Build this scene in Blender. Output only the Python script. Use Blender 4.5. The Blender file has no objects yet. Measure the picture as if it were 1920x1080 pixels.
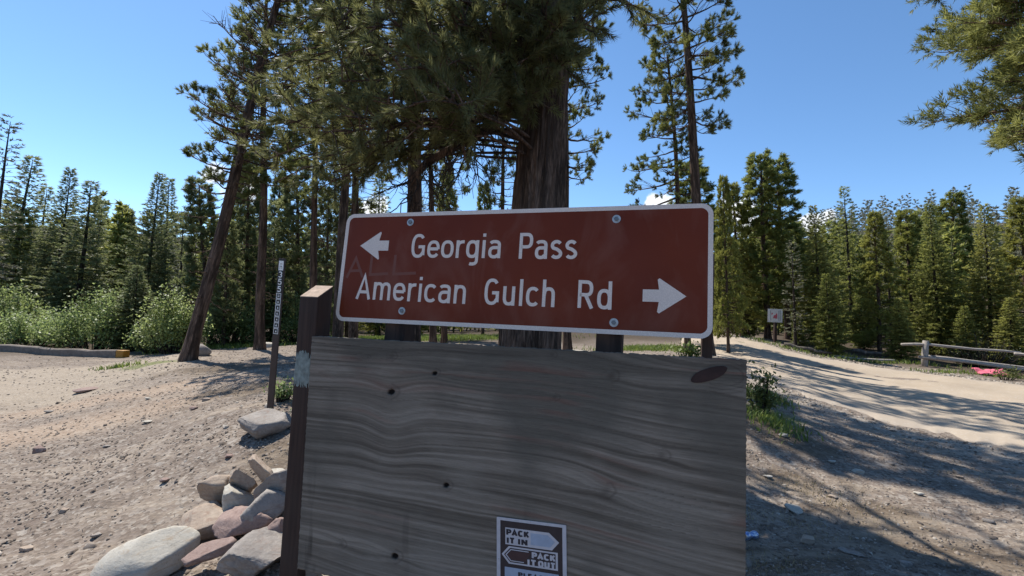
import bpy, math, random
import numpy as np
from mathutils import Vector, Matrix, noise as mnoise

# ------------------------------------------------------------------ camera, sky, sun
random.seed(7)
rng = np.random.default_rng(7)
scene = bpy.context.scene
COL = scene.collection
CAM = Vector((0.0, 0.0, 1.45))
PITCH, ROLL, FPX = math.radians(3.5), math.radians(2.8), 900.0
fwd = Vector((0, math.cos(PITCH), math.sin(PITCH)))
up0 = Vector((0, -math.sin(PITCH), math.cos(PITCH)))
rt0 = Vector((1, 0, 0))
right = rt0 * math.cos(ROLL) + up0 * math.sin(ROLL)
up = up0 * math.cos(ROLL) - rt0 * math.sin(ROLL)
cd = bpy.data.cameras.new('camera')
cam = bpy.data.objects.new('camera', cd)
COL.objects.link(cam)
cd.sensor_width = 36.0
cd.lens = 36.0 * FPX / 1920.0
cd.clip_start = 0.05
cd.clip_end = 2500
M = Matrix((right, up, -fwd)).transposed().to_4x4()
M.translation = CAM
cam.matrix_world = M
scene.camera = cam

SUN_AZ = math.radians(-42.0)      # measured clockwise from +Y: to the left of the view
SUN_EL = math.radians(56.0)
sun_dir = Vector((math.sin(SUN_AZ) * math.cos(SUN_EL), math.cos(SUN_AZ) * math.cos(SUN_EL), math.sin(SUN_EL)))
sl = bpy.data.lights.new('sun', 'SUN')
sl.energy = 3.8
sl.angle = math.radians(0.55)
sl.color = (1.0, 0.95, 0.87)
sun = bpy.data.objects.new('sun', sl)
COL.objects.link(sun)
sun.rotation_euler = sun_dir.to_track_quat('Z', 'Y').to_euler()
sun.location = (-20, 20, 40)

scene.view_settings.view_transform = 'Standard'
scene.view_settings.look = 'None'
scene.view_settings.gamma = 1.0
scene.view_settings.exposure = 0.86


def ray(u, v):
    return fwd + right * ((u - 960) / FPX) - up * ((v - 540) / FPX)


def P(u, v, d):
    return CAM + ray(u, v) * d


w = bpy.data.worlds.new('World')
scene.world = w
w.use_nodes = True
nt = w.node_tree
nt.nodes.clear()
W = nt.nodes.new
sky = W('ShaderNodeTexSky')
sky.sky_type = 'NISHITA'
sky.sun_disc = False
sky.sun_elevation = SUN_EL
sky.sun_rotation = SUN_AZ
sky.altitude = 3000
sky.air_density = 1.0
sky.dust_density = 0.8
sky.ozone_density = 1.6
bg = W('ShaderNodeBackground')
bg.inputs['Strength'].default_value = 0.122
out = W('ShaderNodeOutputWorld')
tc = W('ShaderNodeTexCoord')
nz = W('ShaderNodeTexNoise')
nz.inputs['Scale'].default_value = 22
nz.inputs['Detail'].default_value = 7
nt.links.new(tc.outputs['Generated'], nz.inputs['Vector'])
last = None
# small cumulus low over the trees: (direction pixel, radius)
for (u, v, r) in [(402, 328, .030), (455, 345, .045), (1225, 384, .028), (1252, 380, .026), (1382, 402, .045), (1400, 425, .045),
                  (1560, 408, .022), (1530, 425, .03), (700, 395, .04)]:
    dv = ray(u, v).normalized()
    sub = W('ShaderNodeVectorMath'); sub.operation = 'DISTANCE'
    nt.links.new(tc.outputs['Generated'], sub.inputs[0]); sub.inputs[1].default_value = dv
    m1 = W('ShaderNodeMath'); m1.operation = 'DIVIDE'
    nt.links.new(sub.outputs['Value'], m1.inputs[0]); m1.inputs[1].default_value = r
    m2 = W('ShaderNodeMath'); m2.operation = 'SUBTRACT'; m2.inputs[0].default_value = 1.0
    nt.links.new(m1.outputs[0], m2.inputs[1])
    if last is None:
        last = m2
    else:
        mx = W('ShaderNodeMath'); mx.operation = 'MAXIMUM'
        nt.links.new(last.outputs[0], mx.inputs[0]); nt.links.new(m2.outputs[0], mx.inputs[1])
        last = mx
ma = W('ShaderNodeMath'); ma.operation = 'MULTIPLY_ADD'
nt.links.new(nz.outputs['Fac'], ma.inputs[0]); ma.inputs[1].default_value = 2.2; ma.inputs[2].default_value = -1.1
ad = W('ShaderNodeMath'); ad.operation = 'ADD'
nt.links.new(ma.outputs[0], ad.inputs[0]); nt.links.new(last.outputs[0], ad.inputs[1])
mr = W('ShaderNodeMapRange'); mr.interpolation_type = 'SMOOTHSTEP'
mr.inputs['From Min'].default_value = 0.25; mr.inputs['From Max'].default_value = 0.6
nt.links.new(ad.outputs[0], mr.inputs['Value'])
mix = W('ShaderNodeMix'); mix.data_type = 'RGBA'
nt.links.new(mr.outputs[0], mix.inputs['Factor'])
hs = W('ShaderNodeHueSaturation'); hs.inputs['Saturation'].default_value = 1.12; hs.inputs['Hue'].default_value = 0.496; hs.inputs['Value'].default_value = 1.0
nt.links.new(sky.outputs[0], hs.inputs['Color'])
nt.links.new(hs.outputs[0], mix.inputs['A']); mix.inputs['B'].default_value = (5.6, 5.8, 6.1, 1)
nt.links.new(mix.outputs['Result'], bg.inputs['Color'])
nt.links.new(bg.outputs[0], out.inputs['Surface'])


# ------------------------------------------------------------------ small numeric helpers
def _hash(ix, iy, iz, seed):
    h = (ix.astype(np.int64) * 374761393 + iy.astype(np.int64) * 668265263 + iz.astype(np.int64) * 2147483647 + seed * 974634777) & 0xffffffff
    h = ((h ^ (h >> 13)) * 1274126177) & 0xffffffff
    h = h ^ (h >> 16)
    return (h & 0xffff) / 65535.0


def vnoise(x, y, z=None, seed=0):
    x = np.asarray(x, float); y = np.asarray(y, float)
    z = np.zeros_like(x) if z is None else np.asarray(z, float)
    ix, iy, iz = np.floor(x), np.floor(y), np.floor(z)
    fx, fy, fz = x - ix, y - iy, z - iz
    fx, fy, fz = (t * t * (3 - 2 * t) for t in (fx, fy, fz))
    r = 0
    for a in (0, 1):
        for b in (0, 1):
            for c in (0, 1):
                wgt = (fx if a else 1 - fx) * (fy if b else 1 - fy) * (fz if c else 1 - fz)
                r = r + wgt * _hash(ix + a, iy + b, iz + c, seed)
    return r


def fbm(x, y, z=None, seed=0, octs=4):
    s, a, t = 0, .5, 0
    x = np.asarray(x, float); y = np.asarray(y, float)
    for k in range(octs):
        s = s + a * vnoise(x * 2 ** k, y * 2 ** k, None if z is None else np.asarray(z) * 2 ** k, seed + k * 17)
        t += a
        a *= .5
    return s / t


def smooth(e0, e1, x):
    t = np.clip((x - e0) / (e1 - e0), 0, 1)
    return t * t * (3 - 2 * t)


def nrm(a):
    return a / np.maximum(np.linalg.norm(a, axis=-1, keepdims=True), 1e-9)


# ------------------------------------------------------------------ mesh and object helpers
def mesh_np(name, verts, faces, mat=None, attrs=None, smooth_=False, vcounts=None):
    """faces: (n,k) int array, or a list of such arrays."""
    me = bpy.data.meshes.new(name)
    verts = np.asarray(verts, dtype=np.float32)
    if not isinstance(faces, list):
        faces = [faces]
    faces = [np.asarray(f, dtype=np.int32) for f in faces if len(f)]
    me.vertices.add(len(verts))
    me.vertices.foreach_set('co', verts.ravel())
    loops = np.concatenate([f.ravel() for f in faces])
    starts, off = [], 0
    for f in faces:
        starts.append(off + np.arange(len(f)) * f.shape[1])
        off += f.size
    me.loops.add(len(loops))
    me.loops.foreach_set('vertex_index', loops)
    starts = np.concatenate(starts).astype(np.int32)
    me.polygons.add(len(starts))
    me.polygons.foreach_set('loop_start', starts)
    me.update(calc_edges=True)
    me.validate()
    if attrs:
        for k, val in attrs.items():
            a = me.attributes.new(k, 'FLOAT', 'POINT')
            a.data.foreach_set('value', np.asarray(val, dtype=np.float32))
    if smooth_:
        me.polygons.foreach_set('use_smooth', np.ones(len(me.polygons), bool))
    if mat:
        me.materials.append(mat)
    return me


class MB:
    def __init__(s):
        s.v = []; s.f = []; s.a = []

    def add(s, vs, fs, tone=0.5):
        o = len(s.v)
        s.v += [tuple(p) for p in vs]
        s.f += [tuple(i + o for i in f) for f in fs]
        s.a += [tone] * len(vs)

    def box(s, o, ax, ay, az, tone=.5):
        """o = corner, ax ay az = edge vectors"""
        o, ax, ay, az = map(Vector, (o, ax, ay, az))
        vs = [o, o + ax, o + ax + ay, o + ay, o + az, o + ax + az, o + ax + ay + az, o + ay + az]
        fs = [(0, 3, 2, 1), (4, 5, 6, 7), (0, 1, 5, 4), (1, 2, 6, 5), (2, 3, 7, 6), (3, 0, 4, 7)]
        s.add(vs, fs, tone)

    def tube(s, pts, rad, n=8, cap=True, tone=.5):
        pts = [Vector(p) for p in pts]
        if not hasattr(rad, '__len__'):
            rad = [rad] * len(pts)
        vs = []
        ref = Vector((0.31, 0.17, 0.93))
        for i, p in enumerate(pts):
            t = (pts[min(i + 1, len(pts) - 1)] - pts[max(i - 1, 0)])
            t = t.normalized() if t.length > 1e-9 else Vector((0, 0, 1))
            if abs(t.dot(ref)) > .95:
                a = t.cross(Vector((1, 0, 0))).normalized()
            else:
                a = t.cross(ref).normalized()
            b = t.cross(a)
            for k in range(n):
                an = 2 * math.pi * k / n
                vs.append(p + a * (math.cos(an) * rad[i]) + b * (math.sin(an) * rad[i]))
        fs = []
        for i in range(len(pts) - 1):
            for k in range(n):
                k2 = (k + 1) % n
                fs.append((i * n + k, i * n + k2, (i + 1) * n + k2, (i + 1) * n + k))
        if cap:
            fs.append(tuple(range(n - 1, -1, -1)))
            fs.append(tuple((len(pts) - 1) * n + k for k in range(n)))
        s.add(vs, fs, tone)

    def prism(s, poly, o, ax, ay, az, h0, h1, tone=.5):
        """2D polygon (list of (x,y)) in plane (o,ax,ay), extruded along az from h0 to h1"""
        o, ax, ay, az = map(Vector, (o, ax, ay, az))
        n = len(poly)
        vs = [o + ax * x + ay * y + az * h0 for x, y in poly] + [o + ax * x + ay * y + az * h1 for x, y in poly]
        fs = [tuple(range(n, 2 * n)), tuple(range(n - 1, -1, -1))]
        for i in range(n):
            j = (i + 1) % n
            fs.append((i, j, n + j, n + i))
        s.add(vs, fs, tone)

    def ribbon(s, pts, wd, o, ax, ay, az, h0, h1, closed=False, tone=.5):
        pts = [Vector((p[0], p[1])) for p in pts]
        pts = [p for i, p in enumerate(pts) if i == 0 or (p - pts[i - 1]).length > 1e-4]
        n = len(pts)
        L, R = [], []
        for i in range(n):
            if closed:
                a, b = pts[i - 1], pts[(i + 1) % n]
                d0 = (pts[i] - a).normalized(); d1 = (b - pts[i]).normalized()
            else:
                d0 = (pts[i] - pts[i - 1]).normalized() if i else (pts[1] - pts[0]).normalized()
                d1 = (pts[i + 1] - pts[i]).normalized() if i < n - 1 else d0
            t = (d0 + d1)
            t = t.normalized() if t.length > 1e-6 else d0
            nn = Vector((-t.y, t.x))
            c = max(.45, nn.dot(Vector((-d0.y, d0.x))))
            L.append(pts[i] + nn * (wd / 2 / c)); R.append(pts[i] - nn * (wd / 2 / c))
        o, ax, ay, az = map(Vector, (o, ax, ay, az))
        Q = lambda p, h: o + ax * p.x + ay * p.y + az * h
        m = n if closed else n - 1
        vs = []
        for i in range(n):
            vs += [Q(L[i], h0), Q(R[i], h0), Q(R[i], h1), Q(L[i], h1)]
        fs = []
        for i in range(m):
            a, b = i * 4, ((i + 1) % n) * 4
            for k in range(4):
                k2 = (k + 1) % 4
                fs.append((a + k, b + k, b + k2, a + k2))
        if not closed:
            fs.append((3, 2, 1, 0)); fs.append(tuple((n - 1) * 4 + k for k in range(4)))
        s.add(vs, fs, tone)

    def mesh(s, name, mat, smooth_=False):
        me = bpy.data.meshes.new(name)
        me.from_pydata([tuple(p) for p in s.v], [], s.f)
        me.update()
        a = me.attributes.new('tone', 'FLOAT', 'POINT')
        a.data.foreach_set('value', np.asarray(s.a, dtype=np.float32))
        if smooth_:
            me.polygons.foreach_set('use_smooth', np.ones(len(me.polygons), bool))
        if mat:
            me.materials.append(mat)
        return me


def link(name, data, parent=None, loc=None):
    o = bpy.data.objects.new(name, data)
    COL.objects.link(o)
    if parent is not None:
        o.parent = parent
    if loc is not None:
        o.location = loc
    return o


def tag(o, label=None, cat=None, group=None, kind=None):
    for k, val in (('label', label), ('category', cat), ('group', group), ('kind', kind)):
        if val:
            o[k] = val
    return o


def copy_tree(o, parent=None):
    c = o.copy()
    COL.objects.link(c)
    c.parent = parent
    for ch in list(o.children):
        copy_tree(ch, c)
    return c


def recentre(me, origin):
    me.transform(Matrix.Translation(-Vector(origin)))
    return me


def bevel(o, wd=.003, seg=2):
    m = o.modifiers.new('bevel', 'BEVEL')
    m.width = wd; m.segments = seg; m.limit_method = 'ANGLE'
    return o


# ------------------------------------------------------------------ materials
class N:
    def __init__(s, name):
        s.m = bpy.data.materials.new(name); s.m.use_nodes = True
        s.t = s.m.node_tree; s.t.nodes.clear()
        s.out = s.t.nodes.new('ShaderNodeOutputMaterial')

    def n(s, typ, **kw):
        x = s.t.nodes.new('ShaderNode' + typ)
        for k, val in kw.items():
            if hasattr(x, k):
                setattr(x, k, val)
            else:
                x.inputs[k.replace('_', ' ')].default_value = val
        return x

    def l(s, a, b):
        s.t.links.new(a, b)

    def obj(s):
        return s.n('TexCoord').outputs['Object']

    def geo(s):
        return s.n('NewGeometry').outputs['Position']

    def scale(s, vec, sc):
        x = s.n('Mapping'); x.inputs['Scale'].default_value = sc
        s.l(vec, x.inputs['Vector']); return x.outputs[0]

    def noise(s, vec, sc, det=4, rough=.55, dist=0):
        x = s.n('TexNoise', Scale=sc, Detail=det, Roughness=rough, Distortion=dist)
        s.l(vec, x.inputs['Vector']); return x.outputs['Fac']

    def ramp(s, fac, stops):
        x = s.n('ValToRGB')
        e = x.color_ramp.elements
        while len(e) < len(stops):
            e.new(.5)
        for i, (p, c) in enumerate(stops):
            e[i].position = p
            e[i].color = (c, c, c, 1) if not hasattr(c, '__len__') else (*c, 1)
        s.l(fac, x.inputs[0]); return x.outputs[0]

    def mix(s, f, a, b, mode='MIX'):
        x = s.n('Mix'); x.data_type = 'RGBA'; x.blend_type = mode
        for val, k in ((f, 'Factor'), (a, 'A'), (b, 'B')):
            if hasattr(val, 'links'):
                s.l(val, x.inputs[k] if k == 'Factor' else [i for i in x.inputs if i.name == k and i.type == 'RGBA'][0])
            else:
                if k == 'Factor':
                    x.inputs[k].default_value = val
                else:
                    [i for i in x.inputs if i.name == k and i.type == 'RGBA'][0].default_value = (*val, 1) if hasattr(val, '__len__') else (val, val, val, 1)
        return [q for q in x.outputs if q.type == 'RGBA'][0]

    def math(s, op, a, b=0.0):
        x = s.n('Math', operation=op)
        for i, val in enumerate((a, b)):
            if hasattr(val, 'links'):
                s.l(val, x.inputs[i])
            else:
                x.inputs[i].default_value = val
        return x.outputs[0]

    def attr(s, name):
        x = s.n('Attribute'); x.attribute_name = name
        return x.outputs['Fac']

    def bump(s, h, strength=.5, dist=.01):
        x = s.n('Bump', Strength=strength, Distance=dist)
        s.l(h, x.inputs['Height']); return x.outputs[0]

    def pbr(s, col, rough=.8, normal=None, metal=0, spec=.4):
        x = s.n('BsdfPrincipled')
        if hasattr(col, 'links'):
            s.l(col, x.inputs['Base Color'])
        else:
            x.inputs['Base Color'].default_value = (*col, 1)
        if hasattr(rough, 'links'):
            s.l(rough, x.inputs['Roughness'])
        else:
            x.inputs['Roughness'].default_value = rough
        x.inputs['Metallic'].default_value = metal
        x.inputs['Specular IOR Level'].default_value = spec
        if normal is not None:
            s.l(normal, x.inputs['Normal'])
        s.l(x.outputs[0], s.out.inputs['Surface'])
        return s.m


MAT = {}


def simple(name, c, rough=.8, var=.25, sc=20, bump=.2, metal=0, spec=.4, dist=.004):
    k = N(name)
    f = k.noise(k.obj(), sc, 6)
    dark = tuple(x * (1 - var) for x in c); lite = tuple(min(1, x * (1 + var)) for x in c)
    col = k.ramp(f, [(.25, dark), (.75, lite)])
    MAT[name] = k.pbr(col, rough, k.bump(f, bump, dist), metal, spec)
    return MAT[name]


def leafmat(name, dark, lite, trans=.35):
    k = N(name)
    t = k.attr('tone')
    oi = k.n('ObjectInfo').outputs['Random']
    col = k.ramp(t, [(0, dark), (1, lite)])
    hsv = k.n('HueSaturation')
    k.l(col, hsv.inputs['Color'])
    mm = k.n('MapRange'); k.l(oi, mm.inputs[0]); mm.inputs['To Min'].default_value = .485; mm.inputs['To Max'].default_value = .512
    k.l(mm.outputs[0], hsv.inputs['Hue'])
    m2 = k.n('MapRange'); k.l(oi, m2.inputs[0]); m2.inputs['To Min'].default_value = 1.15; m2.inputs['To Max'].default_value = .8
    k.l(m2.outputs[0], hsv.inputs['Value'])
    d = k.n('BsdfPrincipled'); d.inputs['Roughness'].default_value = .5; d.inputs['Specular IOR Level'].default_value = .35
    k.l(hsv.outputs[0], d.inputs['Base Color'])
    tr = k.n('BsdfTranslucent'); k.l(hsv.outputs[0], tr.inputs['Color'])
    mx = k.n('MixShader'); mx.inputs[0].default_value = trans
    k.l(d.outputs[0], mx.inputs[1]); k.l(tr.outputs[0], mx.inputs[2])
    k.l(mx.outputs[0], k.out.inputs['Surface'])
    MAT[name] = k.m
    return k.m


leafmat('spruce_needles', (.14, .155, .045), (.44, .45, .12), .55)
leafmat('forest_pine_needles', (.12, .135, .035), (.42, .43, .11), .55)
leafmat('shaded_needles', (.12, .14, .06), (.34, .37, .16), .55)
leafmat('pine_needles', (.08, .10, .034), (.28, .30, .09), .5)
leafmat('long_needles', (.095, .105, .045), (.34, .33, .13), .5)
leafmat('grey_needles', (.13, .145, .09), (.29, .28, .19), .4)
leafmat('willow_leaves', (.15, .20, .07), (.38, .46, .17), .5)
leafmat('grass_blades', (.10, .15, .03), (.30, .36, .09), .4)
leafmat('dry_grass', (.22, .18, .10), (.42, .35, .2), .3)

# bark
for nm, a, b in (('pine_bark', (.034, .023, .017), (.30, .20, .145)), ('dark_bark', (.035, .028, .023), (.12, .092, .074)), ('dead_wood', (.12, .10, .085), (.30, .26, .22))):
    k = N(nm)
    o = k.obj()
    s1 = k.scale(o, (1, 1, .13))
    v1 = k.n('TexVoronoi', feature='DISTANCE_TO_EDGE', Scale=30.0)
    wn = k.n('TexNoise', Scale=7.0, Detail=5.0)
    k.l(s1, wn.inputs['Vector'])
    k.l(k.mix(.16, s1, wn.outputs['Color'], 'ADD'), v1.inputs['Vector'])
    crack = k.ramp(v1.outputs['Distance'], [(0, 0.0), (.30, 1.0)])
    n2 = k.noise(s1, 34, 7, .7)
    hh = k.mix(.62, crack, n2)
    col = k.ramp(hh, [(.1, a), (.85, b)])
    col = k.mix(k.ramp(k.noise(k.scale(o, (1, 1, .12)), 11, 5, .7), [(.44, 0.0), (.56, .85)]), col, tuple(x * .7 for x in a))
    col = k.mix(k.ramp(k.noise(o, 1.7, 4), [(.4, 0.0), (.7, .45)]), col, tuple((x + y) * .5 * q for x, y, q in zip(a, b, (.75, .8, .85))))
    MAT[nm] = k.pbr(col, .92, k.bump(hh, .9, .02), 0, .15)

# stone
for nm, c1, c2, c3 in (('grey_stone', (.19, .165, .145), (.34, .305, .27), (.22, .15, .115)), ('tan_stone', (.26, .195, .15), (.42, .34, .265), (.22, .13, .09)),
                       ('cream_stone', (.36, .325, .27), (.47, .44, .38), (.32, .23, .15)), ('red_stone', (.20, .135, .115), (.33, .24, .205), (.15, .09, .075))):
    k = N(nm)
    o = k.geo()
    n1 = k.noise(o, 6, 8, .65)
    n2 = k.noise(o, 55, 6, .7)
    n3 = k.noise(k.scale(o, (1, .4, 4)), 14, 6, .65, .9)
    col = k.ramp(k.mix(.45, n1, n2), [(.36, c1), (.62, c2)])
    col = k.mix(k.ramp(n3, [(.54, 0.0), (.68, .6)]), col, c3)
    col = k.mix(k.ramp(k.noise(o, 120, 3), [(.62, 0.0), (.7, .4)]), col, (.08, .07, .06))
    MAT[nm] = k.pbr(col, .88, k.bump(k.mix(.5, n2, n3), .6, .012), 0, .25)

# ------------------------------------------------------------------ terrain
CP = []
for (u, v, d) in [
    (0, 1080, 2.35), (480, 1075, 2.1), (300, 1075, 2.2), (545, 965, 2.35), (420, 990, 2.5), (500, 790, 3.8), (505, 775, 3.95), (250, 800, 4.6), (0, 800, 5.6),
    (350, 668, 8.6), (440, 672, 9.0), (180, 720, 7.6), (210, 672, 11.5), (0, 655, 12.5), (-200, 645, 13), (100, 700, 8.8), (470, 655, 11),
    (500, 648, 14), (430, 640, 18), (700, 648, 13), (800, 640, 17), (950, 648, 15), (1150, 652, 14), (1250, 655, 13), (650, 700, 6.5),
    (760, 800, 4.2), (1010, 800, 4.6), (1250, 780, 4.8), (1050, 1100, 2.3),
    (1400, 1075, 2.35), (1400, 1000, 2.9), (1450, 860, 4.2), (1430, 760, 5.6), (1700, 1000, 3.0), (1900, 1075, 2.6), (1900, 880, 4.4),
    (1900, 850, 5.0), (1640, 790, 5.9), (1480, 730, 7.6), (1390, 685, 9.8), (1330, 655, 13.5), (1340, 626, 22), (1453, 640, 17), (1560, 668, 15.5), (1735, 684, 14.5),
    (1900, 705, 13), (1920, 722, 10.5), (2150, 730, 12), (1700, 700, 12), (1600, 700, 11.5),
    (1450, 622, 30), (1600, 630, 30), (1800, 640, 30), (1250, 620, 28), (1000, 620, 30), (600, 620, 30), (300, 612, 30), (50, 612, 30), (-300, 600, 30),
    (1500, 585, 60), (1700, 560, 60), (1900, 545, 60), (2200, 540, 60), (1300, 600, 60), (960, 610, 60), (500, 600, 60), (0, 590, 60),
    (1600, 455, 120), (1750, 425, 120), (1920, 420, 120), (2300, 430, 120), (1400, 500, 120), (1200, 560, 120), (900, 580, 120), (400, 560, 120), (100, 540, 120), (-300, 520, 120),
    (1700, 425, 200), (2000, 420, 200), (1300, 500, 200), (900, 560, 200), (300, 480, 200), (0, 470, 200), (-400, 440, 200),
    (205, 432, 420), (0, 425, 420), (-500, 400, 420), (500, 470, 420), (900, 530, 420), (1300, 480, 420), (2000, 430, 420)]:
    p = P(u, v, d)
    CP.append((p.x, p.y, p.z))
CP += [(0, 1.4, .28), (.9, 1.1, .3), (-.9, 1.1, .26), (0, -1.3, .25), (-2, 0, .1), (2, 0, .32), (0, -3, .15), (-4, -4, 0), (4, -4, .3), (0, -12, 0), (-10, -8, -.2), (10, -8, .3), (-12, 2, -.05),
       (12, 2, .4), (0, -40, 0), (-40, -20, 0), (40, -20, 1), (-50, 20, 1), (60, 20, 6), (0, -200, 10), (-200, -100, 10), (200, -100, 20), (-300, 100, 40), (300, 100, 60), (0, -450, 30), (-420, -100, 50), (420, 0, 60)]
CP = np.array(CP)


def feat(x, y):
    r = np.hypot(x, y) + .35
    th = np.arctan2(x, y)
    return np.stack([1.15 * np.log(r), 2.2 * np.sin(th), 2.2 * np.cos(th)], -1)


_F = feat(CP[:, 0], CP[:, 1])
_K = np.sqrt(((_F[:, None] - _F[None]) ** 2).sum(-1) + .05)
_n = len(CP)
_A = np.zeros((_n + 4, _n + 4))
_A[:_n, :_n] = _K + np.eye(_n) * -.02
_A[:_n, _n] = 1; _A[:_n, _n + 1:] = _F
_A[_n, :_n] = 1; _A[_n + 1:, :_n] = _F.T
_W = np.linalg.solve(_A, np.concatenate([CP[:, 2], np.zeros(4)]))


def H(x, y):
    x = np.asarray(x, float); y = np.asarray(y, float)
    sh = x.shape
    f = feat(x.ravel(), y.ravel())
    outz = np.empty(len(f))
    for i in range(0, len(f), 20000):
        g = f[i:i + 20000]
        kk = np.sqrt(((g[:, None] - _F[None]) ** 2).sum(-1) + .05)
        outz[i:i + 20000] = kk @ _W[:_n] + _W[_n] + g @ _W[_n + 1:]
    outz = outz.reshape(sh)
    r = np.hypot(x, y)
    nearf = smooth(.9, 1.9, r)
    outz = .28 * (1 - nearf) + outz * nearf
    outz = outz + (fbm(x * .9, y * .9, seed=3, octs=3) - .5) * .10 * smooth(1, 4, r)
    outz = outz + (fbm(x * 3.1, y * 3.1, seed=9, octs=3) - .5) * .035
    return outz


def Hz(x, y):
    return float(H(np.array([x]), np.array([y]))[0])


def G(u, v, dmax=200):
    """where the line of sight through a pixel meets the terrain"""
    d = np.geomspace(.8, dmax, 700)
    rv = ray(u, v)
    xs, ys, zs = CAM.x + rv.x * d, CAM.y + rv.y * d, CAM.z + rv.z * d
    below = np.nonzero(zs < H(xs, ys))[0]
    if not len(below):
        return P(u, v, 30)
    i = max(below[0], 1)
    a, b = d[i - 1], d[i]
    for _ in range(18):
        m = (a + b) / 2
        q = CAM + rv * m
        if q.z < Hz(q.x, q.y):
            b = m
        else:
            a = m
    return CAM + rv * b


def at(u, d):
    """terrain point in the view column u at depth d"""
    v = 620.0
    for _ in range(12):
        q = P(u, v, d)
        z = Hz(q.x, q.y)
        v += (q.z - z) / d * FPX * .98
    q = P(u, v, d)
    return Vector((q.x, q.y, Hz(q.x, q.y)))


# road outline on the ground: near edge and far edge
near_px = [(2300, 955), (1920, 858), (1640, 792), (1480, 735), (1395, 690), (1340, 668), (1290, 656)]
far_px = [(2300, 770), (1920, 722), (1700, 694), (1600, 680), (1500, 662), (1420, 642), (1345, 626), (1300, 623)]
near_w = [G(*p) for p in near_px]
far_w = [G(*p) for p in far_px]
near_w = [near_w[0] + (near_w[0] - near_w[1]) * 2.5] + near_w
far_w = [far_w[0] + (far_w[0] - far_w[1]) * 2.5] + far_w
for L_ in (near_w, far_w):
    e = L_[-1] + (L_[-1] - L_[-2]) * .4
    L_.append(e)


def resample(pts, n):
    p = np.array([(q.x, q.y) for q in pts])
    # smooth (Catmull-Rom) then uniform
    outp = []
    for i in range(len(p) - 1):
        p0, p1, p2, p3 = p[max(i - 1, 0)], p[i], p[i + 1], p[min(i + 2, len(p) - 1)]
        for t in np.linspace(0, 1, 12, endpoint=False):
            outp.append(.5 * ((2 * p1) + (-p0 + p2) * t + (2 * p0 - 5 * p1 + 4 * p2 - p3) * t * t + (-p0 + 3 * p1 - 3 * p2 + p3) * t ** 3))
    outp.append(p[-1])
    outp = np.array(outp)
    s = np.concatenate([[0], np.cumsum(np.hypot(*np.diff(outp, axis=0).T))])
    q = np.linspace(0, s[-1], n)
    return np.stack([np.interp(q, s, outp[:, 0]), np.interp(q, s, outp[:, 1])], -1)


NA, NB = resample(near_w, 420), resample(far_w, 420)
# match by nearest progress
road_poly = np.concatenate([NA, NB[::-1]])


def road_dist(x, y):
    """(distance to nearest road edge, inside?)"""
    x = np.asarray(x); y = np.asarray(y)
    d = np.full(x.shape, 1e9)
    for E in (NA[::6], NB[::6]):
        for i in range(len(E)):
            d = np.minimum(d, (x - E[i, 0]) ** 2 + (y - E[i, 1]) ** 2)
    d = np.sqrt(d)
    poly = road_poly[::6]
    ins = np.zeros(x.shape, bool)
    j = len(poly) - 1
    for i in range(len(poly)):
        xi, yi = poly[i]; xj, yj = poly[j]
        c = ((yi > y) != (yj > y)) & (x < (xj - xi) * (y - yi) / (yj - yi + 1e-12) + xi)
        ins ^= c
        j = i
    return d, ins


# ground sheet: polar grid, fine in front, out to the horizon
ths = np.concatenate([np.linspace(-180, -58, 40, endpoint=False), np.linspace(-58, 58, 520, endpoint=False), np.linspace(58, 180, 40, endpoint=False)]) * math.pi / 180
rs = np.concatenate([[.02], np.geomspace(.6, 14, 250), np.geomspace(14.5, 700, 80)])
TH, RR = np.meshgrid(ths, rs)
X, Y = RR * np.sin(TH), RR * np.cos(TH)
Z = H(X, Y)
micro = (fbm(X * 11, Y * 11, seed=21, octs=4) - .5) * .022 + (fbm(X * 38, Y * 38, seed=22, octs=2) - .5) * .008
rd, rin = road_dist(X.ravel(), Y.ravel())
rd = rd.reshape(X.shape); rin = rin.reshape(X.shape)
onroad = rin | (rd < .12)
Z = Z + micro * np.clip(1 - RR / 30, 0, 1) * np.where(onroad, .2, 1)
nr, ntH = X.shape
idx = np.arange(nr * ntH).reshape(nr, ntH)
idn = np.roll(idx, -1, axis=1)
faces = np.stack([idx[:-1], idn[:-1], idn[1:], idx[1:]], -1).reshape(-1, 4)


def blob(x, y, c, rx, ry, ang=0):
    dx, dy = x - c[0], y - c[1]
    ca, sa = math.cos(ang), math.sin(ang)
    a, b = (dx * ca + dy * sa) / rx, (-dx * sa + dy * ca) / ry
    return np.exp(-(a * a + b * b))


# soil kinds, in world space
wob = fbm(X * .8, Y * .8, seed=5, octs=4)
c1 = G(60, 715); c2 = G(330, 722); c3 = G(150, 800)
dust = smooth(.35, .75, blob(X, Y, c1, 3.0, 2.0) * 1.25 + (wob - .5) * .9)
orange = smooth(.3, .8, blob(X, Y, c2, 2.2, .35, .12) + .7 * blob(X, Y, c3, 3.4, .8, .15) + (wob - .5) * .9)
gr = 0
for (u, v, rx, ry) in [(420, 650, 2.2, 1.5), (720, 636, 3, 1.6), (860, 634, 3, 2), (1215, 655, 1.4, .9), (270, 684, .7, .25), (560, 645, 3, 1.5), (1440, 775, .4, .5), (1400, 640, .5, 3)]:
    g_ = G(u, v)
    gr = np.maximum(gr, blob(X, Y, g_, rx, ry))
grass_a = smooth(.35, .7, gr + (fbm(X * 2.3, Y * 2.3, seed=8) - .5) * .8)
nf = 0
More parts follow.
